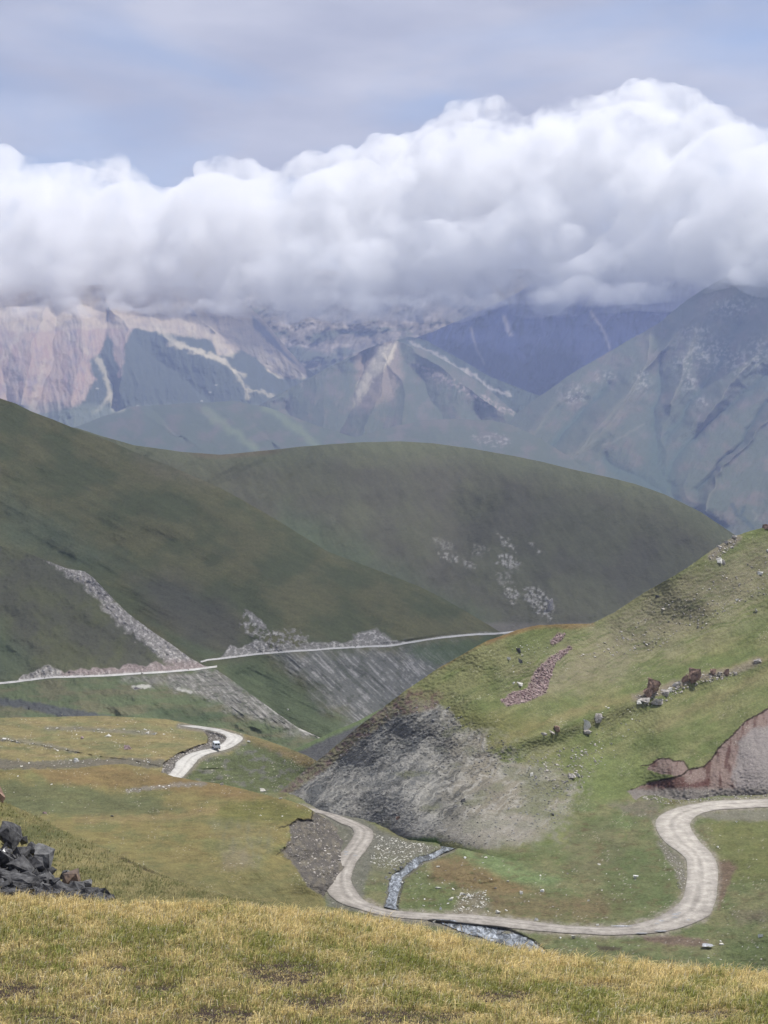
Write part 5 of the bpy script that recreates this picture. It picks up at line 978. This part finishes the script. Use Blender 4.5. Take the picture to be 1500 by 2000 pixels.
small = [('V', [(790, 1700), (960, 1680), (1010, 1740), (1000, 1790), (800, 1780)], 40, 2, 5, 'small pale stone on the meadow between the stream and the gravel patch'),
         ('V', [(1000, 1720), (1300, 1650), (1320, 1740), (1260, 1800), (1000, 1795)], 22, 1.6, 4, 'small pale stone on the meadow inside the right road bend'),
         ('V', [(1400, 1600), (1500, 1600), (1500, 1780), (1410, 1780)], 14, 1.6, 3.5, 'small pale stone on the grass outside the right road bend'),
         ('V', [(900, 1805), (1500, 1830), (1500, 1880), (1200, 1870), (1000, 1840)], 22, 2, 5, 'small pale stone on the grass below the road'),
         ('P', [(80, 1420), (330, 1426), (330, 1436), (90, 1428)], 26, 2, 5.5, 'small pale stone in the upper stone line of the brown terrace'),
         ('P', [(0, 1441), (100, 1456), (160, 1468), (150, 1473), (60, 1458), (0, 1447)], 14, 2, 6, 'small pale stone along the dark ledge of the brown terrace'),
         ('P', [(0, 1480), (140, 1484), (230, 1480), (320, 1486), (320, 1496), (230, 1490), (60, 1498), (0, 1494)], 26, 2, 5, 'small pale stone in the grey gully of the brown terrace'),
         ('P', [(0, 1408), (380, 1412), (320, 1480), (200, 1476), (0, 1438)], 18, 1.6, 4, 'small pale stone scattered over the brown terrace'),
         ('Q', [(230, 1545), (300, 1536), (400, 1531), (400, 1535), (300, 1543), (240, 1549)], 24, 1.8, 4.5, 'small pale stone in the stone line behind the brown knoll'),
         ('Q', [(0, 1510), (500, 1560), (600, 1590), (600, 1600), (200, 1590), (0, 1560)], 14, 1.6, 3.5, 'small pale stone on the brown and green knoll'),
         ('R', [(1180, 1370), (1260, 1378), (1240, 1440), (1180, 1450), (1120, 1440)], 26, 2, 4.5, 'small pale stone on the green slope below the rust crags'),
         ('R', [(1060, 1470), (1240, 1440), (1200, 1500), (1080, 1500)], 24, 2, 5, 'small pale stone on the green slope above the scree'),
         ('R', [(1000, 1262), (1080, 1255), (1030, 1310), (985, 1320)], 24, 2, 4.5, 'small pale stone on the hill shoulder near the dark boulders')]
for key, pg, n, a, b, lb in small: scatter(key, pg, n, a, b, 'small_stone', lb, lb.replace('small pale stone', 'small pale stones'))
# uncountable rubble: one stuff object for each field
def rubble(name, key, pg, n, smin, smax, mat, label):
    parts = scatter(key, pg, n, smin, smax, name, label, None, False)
    Vs, Fs, off = [], [], 0
    cache = {}
    for M, me in parts:
        if me.name not in cache:
            v = np.empty(len(me.vertices) * 3, np.float32); me.vertices.foreach_get('co', v); f = np.empty(len(me.polygons) * 3, np.int32); me.polygons.foreach_get('vertices', f); cache[me.name] = (v.reshape(-1, 3), f.reshape(-1, 3))
        v, f = cache[me.name]; m = np.array(M); Vs.append(v @ m[:3, :3].T + m[:3, 3]); Fs.append(f + off); off += len(v)
    o = link(name, np_mesh(name, np.concatenate(Vs), np.concatenate(Fs), False), mat); tag(o, label, 'rubble', None, 'stuff'); return o
PILE_R = True
keep = protos; protos = [rock_mesh('chip', 700 + i, 0.8, 6, 1, 0.25) for i in range(6)]
rubble('scree', 'R', [(978, 1368), (1000, 1352), (1030, 1345), (1045, 1310), (1072, 1285), (1112, 1262), (1118, 1266), (1085, 1295), (1072, 1330), (1068, 1352), (1036, 1368), (990, 1380)], 1100, 1.2, 5.5, R_pink, 'run of pink broken stones down the green slope')
rubble('scree', 'R', [(1074, 1256), (1088, 1234), (1104, 1238), (1096, 1250), (1080, 1262)], 120, 1.5, 5, R_pink, 'small patch of pink stones near the hill shoulder')
rubble('scree', 'R', [(640, 1500), (740, 1400), (860, 1370), (950, 1430), (1120, 1520), (1110, 1600), (1000, 1655), (870, 1645), (700, 1605), (560, 1570)], 3000, 0.8, 3.8, R_scree, 'loose grey stones on the bare scree face')
rubble('rubble', 'R', [(1240, 1360), (1300, 1345), (1350, 1322), (1440, 1308), (1440, 1324), (1350, 1340), (1300, 1372), (1250, 1382)], 260, 1.3, 5.5, R_grey, 'brown broken stones around the rust crags')
rubble('rubble', 'R', [(1060, 1470), (1180, 1440), (1180, 1480), (1130, 1545), (1080, 1540), (1040, 1500)], 240, 1.2, 5, R_grey, 'grey broken stones above the right corner of the scree')
rubble('rubble', 'R', [(1300, 1180), (1500, 1080), (1500, 1160), (1380, 1230), (1250, 1280), (1120, 1290)], 420, 1.0, 4.5, R_grey, 'broken stones on the dry upper slope at right')
rubble('rubble', 'R', [(1380, 1090), (1425, 1055), (1445, 1050), (1430, 1072), (1395, 1095)], 120, 1.2, 5, R_grey, 'broken stones on the skyline of the right hill')
rubble('rubble', 'V', [(1250, 1560), (1270, 1554), (1700, 1546), (1700, 1560), (1400, 1563), (1300, 1572)], 420, 1.2, 4.5, R_grey, 'grey rubble at the foot of the earth bank')
rubble('rubble', 'V', [(735, 1630), (790, 1640), (860, 1655), (800, 1680), (760, 1700), (720, 1690)], 420, 1.0, 4.0, R_pale, 'pale stones on the gravel bar between road and stream')
rubble('rubble', 'V', [(1282, 1640), (1300, 1655), (1335, 1690), (1340, 1730), (1325, 1740), (1318, 1700)], 160, 1.2, 3.5, R_grey, 'grey rubble on the verge of the right bend')
rubble('rubble', 'V', [(900, 1742), (950, 1740), (960, 1770), (900, 1785), (880, 1782)], 160, 1.2, 4.0, R_pale, 'pale stones of the gravel patch in the meadow')
rubble('rubble', 'P', PCUT, 320, 1.2, 4.5, R_grey, 'grey rubble of the cut beside the van road')
rubble('rubble', 'Q', [(565, 1615), (612, 1605), (625, 1592), (665, 1620), (690, 1655), (695, 1700), (650, 1730), (600, 1700), (560, 1665)], 420, 1.2, 4.5, R_grey, 'grey stones on the cut bank of the knoll')
rubble('rubble', 'V', [(752, 1712), (790, 1680), (850, 1662), (880, 1655), (860, 1672), (800, 1700), (786, 1730), (778, 1770), (752, 1770)], 260, 1.5, 6.0, R_scree, 'wet stones in the stream bed')
def pile_rubble(n, label):
    Vs, Fs, off = [], [], 0; rr = random.Random(3)
    for _ in range(n):
        px = rr.uniform(-60, 212); top = float(np.interp(px, [-60, 0, 60, 100, 108, 140, 212], [1640, 1640, 1672, 1700, 1734, 1728, 1758])); py = top + (1764 - top) * rr.random() ** 0.6
        d = 38.15 + (1756 - py) * 0.076 + max(0, px) * 0.012; a, b = ray(px, py); s_ = (0.03 + 0.17 * rr.random() ** 2) * (1 + 0.6 * rr.random()); me = rr.choice(protos)
        v = np.empty(len(me.vertices) * 3, np.float32); me.vertices.foreach_get('co', v); f = np.empty(len(me.polygons) * 3, np.int32); me.polygons.foreach_get('vertices', f); v = v.reshape(-1, 3)
        m = np.array(Matrix.Translation((float(a) * d, d, float(b) * d)) @ Euler((rr.uniform(-1, 1), rr.uniform(-1, 1), rr.uniform(0, 6))).to_matrix().to_4x4() @ Matrix.Diagonal((s_, s_, s_ * 0.7, 1)))
        Vs.append(v @ m[:3, :3].T + m[:3, 3]); Fs.append(f.reshape(-1, 3) + off); off += len(v)
    o = link('rubble', np_mesh('rubble', np.concatenate(Vs), np.concatenate(Fs), False), R_dark); tag(o, label, 'rubble', None, 'stuff')
pile_rubble(1500, 'dark slate chips filling the gaps of the rock pile')
rubble('rubble', 'V', [(860, 1802), (960, 1806), (1050, 1842), (1000, 1850), (920, 1830)], 170, 1.5, 6.0, R_scree, 'wet stones in the lower stream')
protos = keep

# ------------------------------------------------------------------ the van
def box(bm, x0, x1, y0, y1, z0, z1, bev=0.0):
    r = bmesh.ops.create_cube(bm, size=1, matrix=Matrix.Translation(((x0 + x1) / 2, (y0 + y1) / 2, (z0 + z1) / 2)) @ Matrix.Diagonal((x1 - x0, y1 - y0, z1 - z0, 1)))
    if bev: bmesh.ops.bevel(bm, geom=list({e for v in r['verts'] for e in v.link_edges}), offset=bev, segments=3, affect='EDGES', profile=0.6)
def bobj(name, bm, mat, parent, smooth=False):
    me = bpy.data.meshes.new(name); bm.to_mesh(me); bm.free()
    if smooth:
        for p in me.polygons: p.use_smooth = True
    return link(name, me, mat, parent)
V_white = flat_mat('van_white_paint', (0.62, 0.66, 0.68), 0.35); V_glass = flat_mat('van_glass', (0.03, 0.035, 0.04), 0.12); V_dark = flat_mat('van_rubber', (0.03, 0.03, 0.03), 0.8)
V_red = flat_mat('tail_lamp_red', (0.45, 0.03, 0.02), 0.3); V_lamp = flat_mat('lamp_glass', (0.7, 0.7, 0.66), 0.2); V_grey = flat_mat('van_bumper_grey', (0.12, 0.13, 0.14), 0.5)
van = bpy.data.objects.new('van', None); COL.objects.link(van)
tag(van, 'small white van driving away on the grey gravel road over the brown terrace', 'van')
vp = at('P', 422.5, 1463.5); van.location = vp + Vector((0, 0, 0.2)); van.rotation_euler = (0, 0, math.radians(16)); van.scale = (0.86, 0.86, 0.9)
bm = bmesh.new(); box(bm, -0.97, 0.97, -2.1, 2.1, 0.42, 1.25, 0.12)
box(bm, -0.95, 0.95, -2.0, 1.35, 1.10, 2.12, 0.22)
body = bobj('body', bm, V_white, van, True)
for p in body.data.polygons: p.use_smooth = False
def pane(x0, x1, y0, y1, z0, z1):
    bm = bmesh.new(); box(bm, x0, x1, y0, y1, z0, z1, 0.01); bobj('window', bm, V_glass, van)
pane(-0.72, -0.08, -2.03, -1.98, 1.32, 1.82); pane(0.08, 0.72, -2.03, -1.98, 1.32, 1.82)
for y in (-1.75, -0.85, 0.05): 
    pane(0.935, 0.965, y, y + 0.72, 1.32, 1.82); pane(-0.965, -0.935, y, y + 0.72, 1.32, 1.82)
bm = bmesh.new(); box(bm, -0.78, 0.78, 1.30, 1.37, 1.28, 1.86, 0.02); bobj('windscreen', bm, V_glass, van)
for sx in (-1, 1):
    for y in (-1.25, 1.3):
        bm = bmesh.new(); bmesh.ops.create_cone(bm, cap_ends=True, segments=24, radius1=0.37, radius2=0.37, depth=0.24, matrix=Matrix.Translation((sx * 0.86, y, 0.37)) @ Matrix.Rotation(math.pi / 2, 4, 'Y'))
        w = bobj('wheel', bm, V_dark, van)
        bm = bmesh.new(); bmesh.ops.create_cone(bm, cap_ends=True, segments=18, radius1=0.2, radius2=0.2, depth=0.03, matrix=Matrix.Translation((sx * 0.985, y, 0.37)) @ Matrix.Rotation(math.pi / 2, 4, 'Y')); bobj('hubcap', bm, V_grey, w)
    bm = bmesh.new(); box(bm, sx * 0.86 - 0.07, sx * 0.86 + 0.07, -2.14, -2.09, 0.8, 1.05, 0.01); bobj('tail_light', bm, V_red, van)
    bm = bmesh.new(); box(bm, sx * 0.7 - 0.12, sx * 0.7 + 0.12, 2.08, 2.13, 0.75, 0.98, 0.01); bobj('headlight', bm, V_lamp, van)
    bm = bmesh.new(); box(bm, sx * 1.06 - 0.06, sx * 1.06 + 0.06, 1.15, 1.2, 1.35, 1.6, 0.01); bobj('mirror', bm, V_dark, van)
for y in (-2.17, 2.17):
    bm = bmesh.new(); box(bm, -0.95, 0.95, y - 0.06, y + 0.06, 0.42, 0.6, 0.03); bobj('bumper', bm, V_grey, van)
bm = bmesh.new(); box(bm, -0.26, 0.26, -2.135, -2.115, 0.66, 0.78, 0.004); bobj('number_plate', bm, V_lamp, van)

# ------------------------------------------------------------------ foreground grass
def grass_mat(name, transl=0.3):
    m = bpy.data.materials.new(name); m.use_nodes = True; t = m.node_tree; N = t.nodes; L = t.links
    at_ = N.new('ShaderNodeAttribute'); at_.attribute_name = 'Col'; b = N['Principled BSDF']; b.inputs['Roughness'].default_value = 0.7; b.inputs['Specular IOR Level'].default_value = 0.15
    tr = N.new('ShaderNodeBsdfTranslucent'); mx = N.new('ShaderNodeMixShader'); mx.inputs[0].default_value = transl
    L.new(at_.outputs['Color'], b.inputs['Base Color']); L.new(at_.outputs['Color'], tr.inputs['Color'])
    L.new(b.outputs[0], mx.inputs[1]); L.new(tr.outputs[0], mx.inputs[2]); L.new(mx.outputs[0], N['Material Output'].inputs['Surface']); return m
M_grass = grass_mat('dry_grass')
def top_of(key, px): return LAY[key].crest(px)
def blades(name, key, n, x0, x1, y0f, y1, hmin, hmax, wmm, colf, label, seed, hf=None, tuft=0.022):
    rg = np.random.RandomState(seed); PXs = rg.uniform(x0, x1, n * 3); top = LAY[key].crest(PXs); PYs = top + (y1 - top) * rg.rand(n * 3) ** 1.0
    d = LAY[key].depth(PXs, PYs); d2 = LAY[key].depth(PXs, PYs + 1.0)
    wgt = d * np.clip(d - d2, 0, 0.2) * d; wgt /= np.percentile(wgt, 97); k = rg.rand(n * 3) < wgt; PXs, PYs, d, dl = PXs[k][:n], PYs[k][:n], d[k][:n], np.clip(d - d2, 0.004, 0.2)[k][:n]; n = len(PXs)
    nt = n // 22; own = np.where(rg.rand(n) < 0.62, rg.randint(0, nt, n), np.arange(n)); sc_t = np.where(own == np.arange(n), 0.0, 1.0)
    ox_, oy_ = rg.normal(0, tuft, n) * sc_t, rg.normal(0, tuft, n) * sc_t
    PXs = PXs[own] + ox_ / d[own] * F; PYs = np.maximum(PYs[own] - oy_ / dl[own], top_of(key, PXs)); d = LAY[key].depth(PXs, PYs)
    a, b = ray(PXs, PYs); B = np.stack([a * d, d, b * d], -1)
    H = (hmin + (hmax - hmin) * rg.rand(n) ** 1.6) * (hf(PXs, PYs) if hf else 1)
    c = colf(PXs, PYs, rg); ang = rg.rand(n) * 2 * math.pi; lean = rg.uniform(0.2, 1.5, n) ; W = wmm * 0.001 * rg.uniform(0.6, 1.3, n) * 0.5
    ang = np.where(sc_t > 0, np.arctan2(oy_, ox_) + rg.normal(0, 0.5, n), ang)
    tone_t = rg.uniform(0.78, 1.2, n)[own]; c = c * tone_t[:, None]; H = H * rg.uniform(0.75, 1.3, n)[own]
    dx, dy = np.cos(ang), np.sin(ang); wx, wy = -dy, dx
    # bias: blades nodding to the right
    L1 = np.stack([dx * lean * 0.35 + 0.12, dy * lean * 0.35, np.ones(n)], -1) * (H * 0.55)[:, None]
    L2 = L1 + np.stack([dx * lean * 1.0 + 0.3, dy * lean * 1.0, np.ones(n) * (1.1 - lean * 0.8)], -1) * (H * 0.5)[:, None]
    Wv = np.stack([wx, wy, 0 * wx], -1) * W[:, None]
    V = np.stack([B - Wv, B + Wv, B + L1 + Wv * 0.75, B + L1 - Wv * 0.75, B + L2], 1).reshape(-1, 3)
    i = np.arange(n) * 5
    Fq = np.stack([i, i + 1, i + 2, i + 3], -1); Ft = np.stack([i + 3, i + 2, i + 4, i + 4], -1)
    tri = np.concatenate([np.stack([i, i + 1, i + 2], -1), np.stack([i, i + 2, i + 3], -1), np.stack([i + 3, i + 2, i + 4], -1)])
    tone = np.array([0.55, 0.55, 0.95, 0.95, 1.15]) if False else np.ones(5)
    C = (c[:, None, :] * tone[None, :, None]).reshape(-1, 3)
    me = np_mesh(name, V, tri, False, {'Col': (C, 'FLOAT_COLOR')}); o = link(name, me, M_grass); tag(o, label, 'grass', None, 'stuff'); return o
def gcol(px, py, rg):
    n = len(px); top = LAY['F'].crest(px); t = (py - top)
    gr = fbm(px / 120, t / 30, 401, 4) + 0.45 * fbm(px / 14, t / 7, 402, 3)
    band = np.exp(-((t - 70) / 26) ** 2) * 0.22 - np.exp(-(t / 36) ** 2) * 0.35
    m = sstep(-0.25, 0.3, gr + band + 0.5 * fbm(px / 7, t / 4.5, 405, 2) + rg.uniform(-0.3, 0.3, n))
    straw = A(252, 226, 150, 0.98, 0.12); gold = A(216, 194, 120, 0.94, 0.12); green = A(166, 166, 80, 0.95, 0.1); lush = A(122, 138, 62, 0.95, 0.1)
    s = mixc(np.broadcast_to(straw, (n, 3)), gold, sstep(0.2, 1, rg.rand(n))); g = mixc(np.broadcast_to(green, (n, 3)), lush, sstep(0.4, 1, rg.rand(n)))
    c = mixc(s, g, m); pale = rg.rand(n) < 0.08; c[pale] = A(240, 228, 190, 0.85)
    dk = rg.rand(n) < 0.05; c[dk] = A(110, 84, 60, 0.8)
    return c * rg.uniform(0.6, 1.2, n)[:, None]
def gh(px, py):
    m = dirt(px, py); top = LAY['F'].crest(px); cl = 0.72 + 0.9 * fbm(px / 26, py / 9, 403, 4)
    return np.clip(cl, 0.35, 1.4) * (1 - 0.75 * sstep(0.3, 0.7, m)) * (0.75 + 0.35 * np.exp(-((py - top) / 60) ** 2))
blades('grass', 'F', 260000, -120, 1620, None, 2060, 0.03, 0.12, 4.2, gcol, 'dry straw and green grass covering the foreground ridge', 5, gh)
blades('grass', 'F', 50000, -700, -120, None, 2060, 0.035, 0.125, 4.2, gcol, 'dry grass on the ridge beyond the left side', 6, gh)
blades('grass', 'F', 50000, 1620, 2200, None, 2060, 0.035, 0.125, 4.2, gcol, 'dry grass on the ridge beyond the right side', 7, gh)
def tcol(px, py, rg):
    n = len(px); m = sstep(-0.3, 0.3, fbm(px / 40, py / 14, 411, 4) + rg.uniform(-0.3, 0.3, n))
    return mixc(np.broadcast_to(A(186, 172, 110, 0.9), (n, 3)), A(134, 136, 76, 0.9), m) * rg.uniform(0.7, 1.2, n)[:, None]
blades('grass_tufts', 'T', 42000, -60, 520, None, 1775, 0.10, 0.28, 26, tcol, 'short olive grass tufts on the near left slope', 8, None)

# tall seed stalk standing above the crest
st = bpy.data.objects.new('grass_stalk', None); COL.objects.link(st); tag(st, 'tall pale seed stalk rising above the grass crest right of centre', 'grass stalk')
bp_ = at('F', 905, 1866); st.location = bp_
def tube(name, pts, r0, r1, mat, parent):
    cu = []; bm = bmesh.new(); rings = []
    for i, p in enumerate(pts):
        r = r0 + (r1 - r0) * i / (len(pts) - 1); ring = [bm.verts.new((p[0] + r * math.cos(k * math.pi / 3), p[1] + r * math.sin(k * math.pi / 3), p[2])) for k in range(6)]; rings.append(ring)
    for A_, B_ in zip(rings[:-1], rings[1:]):
        for k in range(6): bm.faces.new((A_[k], A_[(k + 1) % 6], B_[(k + 1) % 6], B_[k]))
    return bobj(name, bm, mat, parent)
M_stalk = flat_mat('dry_stalk', tuple(A(196, 172, 120, 0.8)), 0.8)
tube('stem', [(0, 0, 0), (0.004, 0, 0.08), (0.0, 0, 0.16), (-0.012, 0, 0.22)], 0.0022, 0.0014, M_stalk, st)
tube('seed_head', [(-0.012, 0, 0.205), (-0.018, 0, 0.235), (-0.024, 0, 0.262)], 0.0042, 0.0018, M_stalk, st)
tube('leaf', [(0, 0, 0.02), (0.02, 0, 0.07), (0.05, 0, 0.085)], 0.0022, 0.001, M_stalk, st)
tube('leaf', [(0, 0, 0.01), (-0.02, 0, 0.06), (-0.045, 0, 0.075)], 0.0022, 0.001, M_stalk, st)
tube('leaf', [(0.02, 0, 0.0), (0.035, 0, 0.09), (0.045, 0, 0.13)], 0.002, 0.001, M_stalk, st)

# ------------------------------------------------------------------ clouds
def cloud_mat(name, dens, scale, lo, hi, z0=None, z1=None, aniso=0.3):
    m = bpy.data.materials.new(name); m.use_nodes = True; nt = m.node_tree; N = nt.nodes; L = nt.links
    N.remove(N['Principled BSDF'])
    v = N.new('ShaderNodeVolumeScatter'); v.inputs['Color'].default_value = (0.935, 0.944, 0.962, 1); v.inputs['Anisotropy'].default_value = aniso
    tc = N.new('ShaderNodeTexCoord'); ns = N.new('ShaderNodeTexNoise'); ns.inputs['Scale'].default_value = 1 / scale; ns.inputs['Detail'].default_value = 6; ns.inputs['Roughness'].default_value = 0.62
    L.new(tc.outputs['Object'], ns.inputs['Vector'])
    mr = N.new('ShaderNodeMapRange'); mr.inputs[1].default_value = lo; mr.inputs[2].default_value = hi; mr.inputs[3].default_value = dens * 0.04; mr.inputs[4].default_value = dens
    L.new(ns.outputs['Fac'], mr.inputs[0]); out = mr.outputs[0]
    if z0 is not None:
        sx = N.new('ShaderNodeSeparateXYZ'); L.new(tc.outputs['Object'], sx.inputs[0])
        zr = N.new('ShaderNodeMapRange'); zr.inputs[1].default_value = z0; zr.inputs[2].default_value = z1; zr.inputs[3].default_value = 0.26; zr.inputs[4].default_value = 1.0; zr.interpolation_type = 'SMOOTHSTEP'
        L.new(sx.outputs['Z'], zr.inputs[0]); mu = N.new('ShaderNodeMath'); mu.operation = 'MULTIPLY'; L.new(out, mu.inputs[0]); L.new(zr.outputs[0], mu.inputs[1]); out = mu.outputs[0]
    L.new(out, v.inputs['Density']); L.new(v.outputs[0], N['Material Output'].inputs['Volume']); return m
HAZE_TOP = 742.0; BASE_Z = 796.0
def make_cloud(name, puffs, voxel, disp, mat, label, zmin):
    bm = bmesh.new()
    for (x, y, z, rx, ry, rz) in puffs:
        bmesh.ops.create_icosphere(bm, subdivisions=3, radius=1, matrix=Matrix.Translation((x, y, z)) @ Matrix.Diagonal((rx, ry, rz, 1)))
    me = bpy.data.meshes.new(name); bm.to_mesh(me); bm.free(); ob = bpy.data.objects.new(name, me); COL.objects.link(ob)
    rm = ob.modifiers.new('remesh', 'REMESH'); rm.mode = 'VOXEL'; rm.voxel_size = voxel
    for sz, stg in disp:
        t = bpy.data.textures.new('billow', 'CLOUDS'); t.noise_scale = sz; t.noise_depth = 2
        dm = ob.modifiers.new('billow', 'DISPLACE'); dm.texture = t; dm.strength = stg; dm.texture_coords = 'GLOBAL'
    dg = bpy.context.evaluated_depsgraph_get(); ev = bpy.data.meshes.new_from_object(ob.evaluated_get(dg))
    co = np.empty(len(ev.vertices) * 3, np.float32); ev.vertices.foreach_get('co', co); co = co.reshape(-1, 3)
    lo = zmin + 14 * (1 + fbm(co[:, 0] / 160, co[:, 1] / 160, 5, 3)); co[:, 2] = np.maximum(co[:, 2], lo + voxel * 0.6); ev.vertices.foreach_set('co', co.ravel()); ev.update()
    ob.modifiers.clear(); ob.data = ev
    rm = ob.modifiers.new('remesh', 'REMESH'); rm.mode = 'VOXEL'; rm.voxel_size = voxel; dg.update()
    ev2 = bpy.data.meshes.new_from_object(ob.evaluated_get(bpy.context.evaluated_depsgraph_get())); ob.modifiers.clear(); ob.data = ev2; ev2.materials.clear(); ev2.materials.append(mat); tag(ob, label, 'cloud', None, 'stuff'); return ob
TOPS = [(-160, 250), (0, 288), (30, 300), (80, 325), (160, 312), (240, 310), (270, 345), (300, 372), (370, 362), (385, 322), (430, 302), (480, 310), (520, 342), (600, 307), (660, 297), (720, 302), (730, 268), (800, 272), (850, 242), (900, 205), (960, 182), (1000, 212), (1020, 238), (1060, 208), (1110, 184), (1150, 190), (1200, 184), (1250, 164), (1310, 172), (1380, 202), (1420, 232), (1480, 252), (1700, 262)]
BASES = [(-160, 626), (0, 628), (300, 624), (400, 620), (500, 612), (900, 610), (1000, 600), (1200, 594), (1300, 588), (1380, 574), (1450, 556), (1520, 548), (1700, 540)]
def bank_puffs():
    rg = random.Random(4); out = []; tx, ty = zip(*TOPS); bx, by = zip(*BASES)
    def add(px, py, r, d, sq=0.85):
        a, b = ray(px, py); s = r * d / F; out.append((float(a) * d, d, float(b) * d, s, s * 1.2, s * sq))
    n = 0
    while n < 430:
        px = rg.uniform(-170, 1680); top = float(np.interp(px, tx, ty)); base = float(np.interp(px, bx, by)); df = BASE_Z / ((880 - base) / F)
        r = rg.uniform(32, 105); py = rg.uniform(top + r * 0.92, max(base - r * 0.35, top + r)); t = max(0, (base - py)) / (base - top)
        if py + r * 0.5 > base: r = max(24, (base - py) * 1.5)
        add(px, py, r, df + r * df / F * 1.05 + t * 900 + rg.uniform(0, 350)); n += 1
    px = -165
    while px < 1680:
        r = rg.uniform(9, 32); top = float(np.interp(px, tx, ty)); base = float(np.interp(px, bx, by)); df = BASE_Z / ((880 - base) / F)
        add(px, top + r * 0.8, r, df + 1250 + rg.uniform(-120, 300), 1.0); px += r * 0.65
    px = -165
    while px < 1680:                                   # ragged hem
        r = rg.uniform(14, 34); base = float(np.interp(px, bx, by)); df = BASE_Z / ((880 - base) / F)
        add(px, base - r * 0.9 - rg.uniform(-16, 6), r, df - 220 + r * df / F + rg.uniform(0, 150), 0.5); px += r * rg.uniform(0.3, 0.7)
    return out
M_cloud = cloud_mat('cloud_vapour', 0.016, 240, 0.43, 0.70, HAZE_TOP, HAZE_TOP + 480)
make_cloud('cloud', bank_puffs(), 20, ((600, 130), (200, 55), (80, 46), (34, 36)), M_cloud, 'huge white cumulus bank resting on the mountain tops', HAZE_TOP + 3)
def shade_puffs(cx, cy, hx, hy, z, n, seed):
    rg = random.Random(seed); out = []
    for i in range(n):
        r = rg.uniform(140, 300); out.append((cx + rg.uniform(-1, 1) * (hx - r * 0.6), cy + rg.uniform(-1, 1) * (hy - r * 0.6), z + rg.uniform(-40, 60), r, r, r * 0.5))
    return out
M_cloud2 = cloud_mat('thin_cloud_vapour', 0.0060, 420, 0.36, 0.62, None, None, 0.4)
make_cloud('cloud', shade_puffs(780, 1830, 1900, 1060, 1500, 360, 9), 45, ((400, 120), (150, 60)), M_cloud2, 'grey cloud overhead shading the middle hills', 1200)

# ------------------------------------------------------------------ haze
hb = bmesh.new(); box(hb, -8800, 8800, -1000, 14400, -901, HAZE_TOP); hm = bpy.data.meshes.new('haze'); hb.to_mesh(hm); hb.free()
hmat = bpy.data.materials.new('thin_air'); hmat.use_nodes = True; nt = hmat.node_tree; nt.nodes.remove(nt.nodes['Principled BSDF'])
pv = nt.nodes.new('ShaderNodeVolumePrincipled'); pv.inputs['Color'].default_value = (0.50, 0.60, 0.92, 1); pv.inputs['Density'].default_value = 7.0e-5; pv.inputs['Anisotropy'].default_value = 0.1
nt.links.new(pv.outputs[0], nt.nodes['Material Output'].inputs['Volume'])
tag(link('haze', hm, hmat), 'thin blue mountain haze filling the valley air', 'haze', None, 'stuff')
